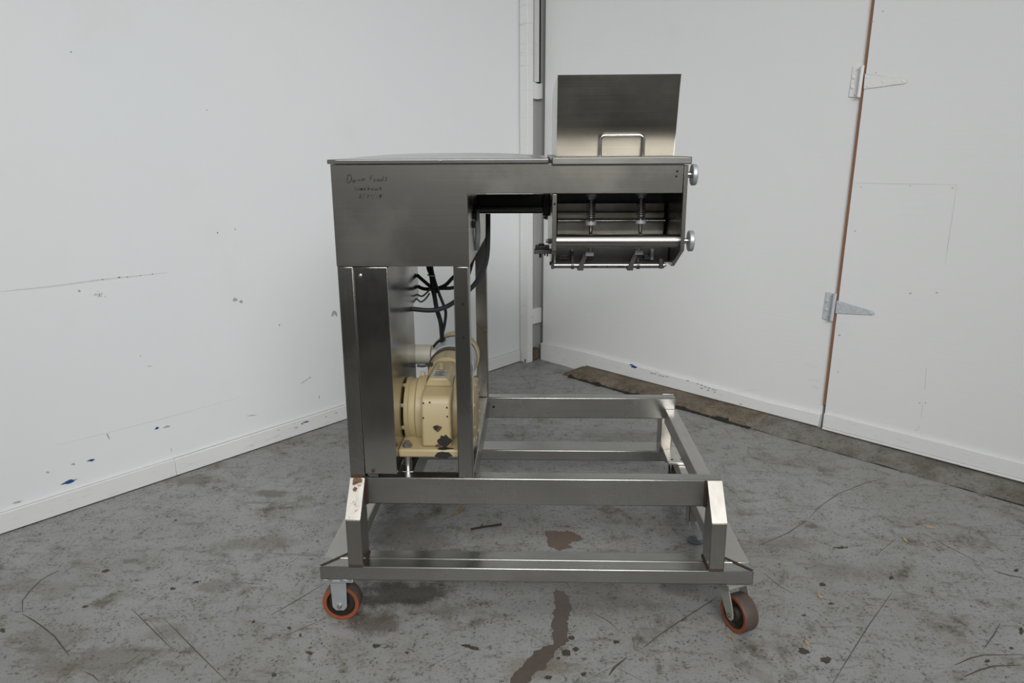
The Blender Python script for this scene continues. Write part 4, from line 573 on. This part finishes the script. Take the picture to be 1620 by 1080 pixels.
P_('neck', MB().prism([(-.047, 0), (.047, 0), (.03, 1), (-.03, 1)], lambda a, k: (GX+a, .235, .752+.03*k), lambda a, k: (GX+a, .44, .752+.03*k)), CREAM, gb, bevel=.006)
MZ, MX = .724, -.303
P_('bell_housing', MB().lathe([(0, .062), (.006, .070), (.04, .074), (.075, .0755), (.082, .0755)], (MX, .435, MZ), (0, 1, 0), 40), CREAM, gb)
P_('motor_band', MB().lathe([(0, .080), (.032, .080)], (MX, .5175, MZ), (0, 1, 0), 40), MBAND, gb)
mo = P_('motor', MB().lathe([(0, .084), (.002, .0855), (.13, .0855), (.132, .084)], (MX, .55, MZ), (0, 1, 0), 40), MGREY, gb)
P_('seal_ring', MB().lathe([(0, .0865), (.008, .0865)], (MX, .6825, MZ), (0, 1, 0), 40), RUBBER, gb)
P_('motor_cap', MB().lathe([(0, .093), (.045, .093), (.06, .085), (.066, .06)], (MX, .691, MZ), (0, 1, 0), 40), CREAM, gb)
P_('terminal_box', MB().cyl((-.442, .56, .772), (-.374, .56, .772), .036, 24), JBOX, gb, bevel=.004); P_('box_neck', MB().cyl((-.3735, .56, .772), (-.350, .56, .770), .02, 16), JBOX, gb)
P_('oil_plug', MB().cyl((-.3105, .34, .783), (-.3105, .34, .792), .010, 12).cyl((-.3105, .34, .7922), (-.3105, .34, .803), .0065, 6), CREAM, gb)
P_('vent_plug', MB().box(-.381, -.366, .33, .345, .748, .773), CREAM, gb, bevel=.003)
P_('hex_bolt', MB().cyl((-.358, .429, .772), (-.358, .4345, .772), .0075, 6), DARKM, gb)
npl = P_('nameplate', MB().box(-.331, -.286, .250, .315, .7828, .7838), PLATE, gb)
for k in range(5): P_('plate_line', MB().box(-.327+.003*(k % 2), -.290-.005*(k % 3), .256+.011*k, .260+.011*k, .7839, .7841), INK, npl)
for x in (-.403, -.2105):
    for y in (.154, .447):
        sp = P_('spacer', MB().cyl((x, y, Z1+.0003), (x, y, .5508), .0135, 20), POLISH, gb); P_('foot_bolt', MB().cyl((x, y, .5783), (x, y, .5865), .0155, 18).cyl((x, y, .5867), (x, y, .597), .0105, 6), BOLT, gb)
def rblob(cx, cz, rx, rz, n=15, j=.3): return [(cx+rx*(1+random.uniform(-j, j))*math.cos(2*pi*k/n), cz+rz*(1+random.uniform(-j, j))*math.sin(2*pi*k/n)) for k in range(n)]
P_('paint_chip', MB().py(rblob(-.304, .643, .012, .011), .1492, .1499), CHIPB, gb); P_('paint_chip', MB().py(rblob(-.309, .644, .0075, .008), .1487, .1491), CHIPD, gb)
P_('paint_chip', MB().py(rblob(-.282, .598, .019, .020), .1492, .1499), CHIPD, gb); P_('paint_chip', MB().py(rblob(-.285, .562, .030, .012), .1272, .1279), CHIPD, gb); P_('paint_chip', MB().pz(rblob(-.283, .139, .025, .011), .5781, .5786), CHIPD, gb)
P_('paint_chip', MB().py(rblob(-.303, .583, .008, .007), .149, .1499), CHIPB, gb)
for x, z in ((-.346, .727), (-.326, .729), (-.2715, .712), (-.2715, .682), (-.3475, .677)): P_('paint_chip', MB().py(rblob(x, z, .003, .003, 9), .1492, .1499), CHIPD, gb)
# cables
P_('control_hose', MB().tube([(-.156,.5,1.285),(-.157,.5,1.22),(-.160,.5,1.151),(-.171,.5,1.101),(-.192,.5,1.061),(-.222,.5,1.025),(-.283,.5,.976),(-.326,.5,.955),(-.37,.5,.949),(-.4268,.5,.954)], .0085, 10), HOSE)
P_('power_cable', MB().tube([(-.382,.6,1.18),(-.38,.6,1.09),(-.371,.6,1.06),(-.366,.6,1.007),(-.362,.6,.984),(-.355,.6,.934),(-.342,.6,.882),(-.341,.62,.820),(-.343,.64,.797)], .0085, 10), RUBBER)
P_('power_cable', MB().tube([(-.368,.592,1.18),(-.366,.592,1.08),(-.349,.6,1.004),(-.333,.6,.958),(-.322,.6,.922),(-.328,.6,.872),(-.338,.61,.835),(-.342,.63,.798)], .0055, 8), RUBBER)
P_('power_cable', MB().tube([(-.4275,.62,1.056),(-.385,.62,1.018),(-.366,.615,1.006),(-.352,.61,.992)], .0068, 8), RUBBER)
P_('power_cable', MB().tube([(-.4275,.63,1.012),(-.399,.63,1.001),(-.339,.63,1.004),(-.297,.63,1.006),(-.25,.63,1.03),(-.222,.63,1.108),(-.20,.63,1.2)], .0068, 8), RUBBER)
P_('power_cable', MB().tube([(-.21,.64,1.13),(-.221,.64,1.108),(-.255,.64,1.075),(-.296,.64,1.043),(-.324,.64,1.015),(-.357,.63,1.001)], .0068, 8), RUBBER)
P_('signal_cable', MB().tube([(-.4275,.61,.985),(-.409,.61,.978),(-.39,.61,.992),(-.376,.605,1.008)], .0032, 8), GREYC)
P_('signal_cable', MB().tube([(-.4275,.60,.972),(-.413,.60,.959),(-.395,.60,.970),(-.379,.60,.991)], .0032, 8), GREYC)
P_('cable_tie', MB().lathe([(0, .0145), (.004, .0145), (.004, .013), (0, .013), (0, .0145)], (-.370, .597, 1.056), (.1, 0, 1), 16), TIE)
P_('motor_lead', MB().tube([(-.372,.60,.79),(-.355,.62,.805),(-.335,.65,.806)], .005, 8), RUBBER); P_('motor_lead', MB().tube([(-.4265,.545,.733),(-.405,.545,.731),(-.385,.55,.735)], .005, 8), RUBBER)
P_('conduit', MB().tube([(-.179,.30,1.315),(-.177,.302,1.25),(-.179,.31,1.215),(-.183,.33,1.188)], .0085, 10), GREYC)
cg = P_('cable_gland', MB().cyl((-.1873, .27, 1.300), (-.175, .27, 1.300), .014, 6).cyl((-.1873, .235, 1.275), (-.177, .235, 1.275), .011, 6).cyl((-.1873, .33, 1.318), (-.172, .33, 1.318), .013, 6), BLACKM)
# floor lock
fk = P_('floor_lock', MB().box(.588, .6795-.0885, .53, .585, .10, .2385), ZINCD, bevel=.002)
P_('lock_block', MB().box(.594, .622, .538, .572, .118, .1895), ZINCD, fk, bevel=.002)
P_('lock_link', MB().prism([(.600, .118), (.622, .112), (.648, .048), (.626, .044)], lambda a, b: (a, .534, b), lambda a, b: (a, .540, b)), ZINC, fk, bevel=.002)
P_('lock_pivot', MB().cyl((.612, .5335, .105), (.612, .528, .105), .010, 16), ZINC, fk); P_('lock_pivot', MB().cyl((.636, .5335, .056), (.636, .528, .056), .010, 16), ZINC, fk)
P_('lock_pad', MB().lathe([(0, .030), (.006, .033), (.009, .028), (.013, .010)], (.626, .555, FZ+.0005), (0, 0, 1), 28), LOCKM, fk)
# casters
WR_, WZ = .0598, .0600
def caster(name, fixed):
    # built around its pivot at (0,0); wheel rolls along local X, axle along local Y; trail toward +X
    tr_ = 0. if fixed else .046
    m = ZINC if fixed else ZINCD
    zt = BZ0-FZ-.0008
    mb = MB().box(-.052, .052, -.0525, .046, zt-.0095, zt)
    if not fixed: mb.lathe([(0, .030), (.010, .030), (.0115, .026)], (0, 0, zt-.0214), (0, 0, 1), 24)
    zp = zt-.0096 if fixed else zt-.0215
    mb.box(-.026 if fixed else -.024, .026 if fixed else .034, -.038, .038, zp-.0045, zp)
    for sy in (-1, 1):
        y0, y1 = sorted((sy*.0335, sy*.038))
        if fixed: pr = [(-.0255, zp-.003), (-.0235, WZ+.0), (-.0225, WZ-.006), (-.013, WZ-.017), (.013, WZ-.017), (.0225, WZ-.006), (.0235, WZ), (.0255, zp-.003)]
        else: pr = [(-.020, zp-.003), (.030, WZ-.008), (.038, WZ-.018), (.052, WZ-.018), (.060, WZ-.006), (.056, WZ+.02), (.034, zp-.003)]
        mb.py(pr, y0, y1)
    cst = obj(name, mb, m, root, .0015)
    prof_t = [(-.0235, WR_-.0135), (-.0240, WR_-.0015), (-.0215, WR_), (.0215, WR_), (.0240, WR_-.0015), (.0235, WR_-.0135), (-.0235, WR_-.0135)]
    prof_rim = [(-.0236, WR_-.0125), (-.0256, WR_-.0040), (-.0252, WR_-.0016), (-.0242, WR_-.0012), (-.0236, WR_-.0125)]
    obj('wheel_tread', MB().lathe(prof_t, (tr_, 0, WZ), (0, 1, 0), 44), TREAD, cst)
    obj('wheel_rim', MB().lathe(prof_rim, (tr_, 0, WZ), (0, 1, 0), 44).lathe([(-a, r) for a, r in prof_rim], (tr_, 0, WZ), (0, 1, 0), 44), ORANGE, cst)
    obj('wheel_core', MB().lathe([(-.027, .014), (-.027, .020), (-.010, .024), (-.008, WR_-.018), (-.0232, WR_-.0145), (-.0232, WR_-.0137), (.0232, WR_-.0137), (.0232, WR_-.0145), (.008, WR_-.018), (.010, .024), (.027, .020), (.027, .014)], (tr_, 0, WZ), (0, 1, 0), 36), CORE, cst)
    obj('axle_bolt', MB().cyl((tr_, -.0435, WZ), (tr_, .0435, WZ), .0078, 6).cyl((tr_, -.048, WZ), (tr_, .048, WZ), .0045, 12), BOLT, cst)
    obj('weld_bead', MB().tube([(-.05+.012*k, -.0525, zt-.001+.0015*(k % 2)) for k in range(4)], .0028, 6, 2).tube([(.012+.012*k, -.0525, zt-.001+.0015*(k % 2)) for k in range(4)], .0028, 6, 2), BOLT, cst)
    return cst
fx = caster('rigid_caster', True); fx.location = (-.617-RX, .0535-RY, 0)
for ch in fx.children: pass
dup(fx, (-.617-RX, .985-RY, 0))
sw = caster('swivel_caster', False); sw.location = (.6275-RX, .0525-RY, 0); sw.rotation_euler = (0, 0, math.radians(-64))
dup(sw, (.6275-RX, .985-RY, 0), math.radians(72))
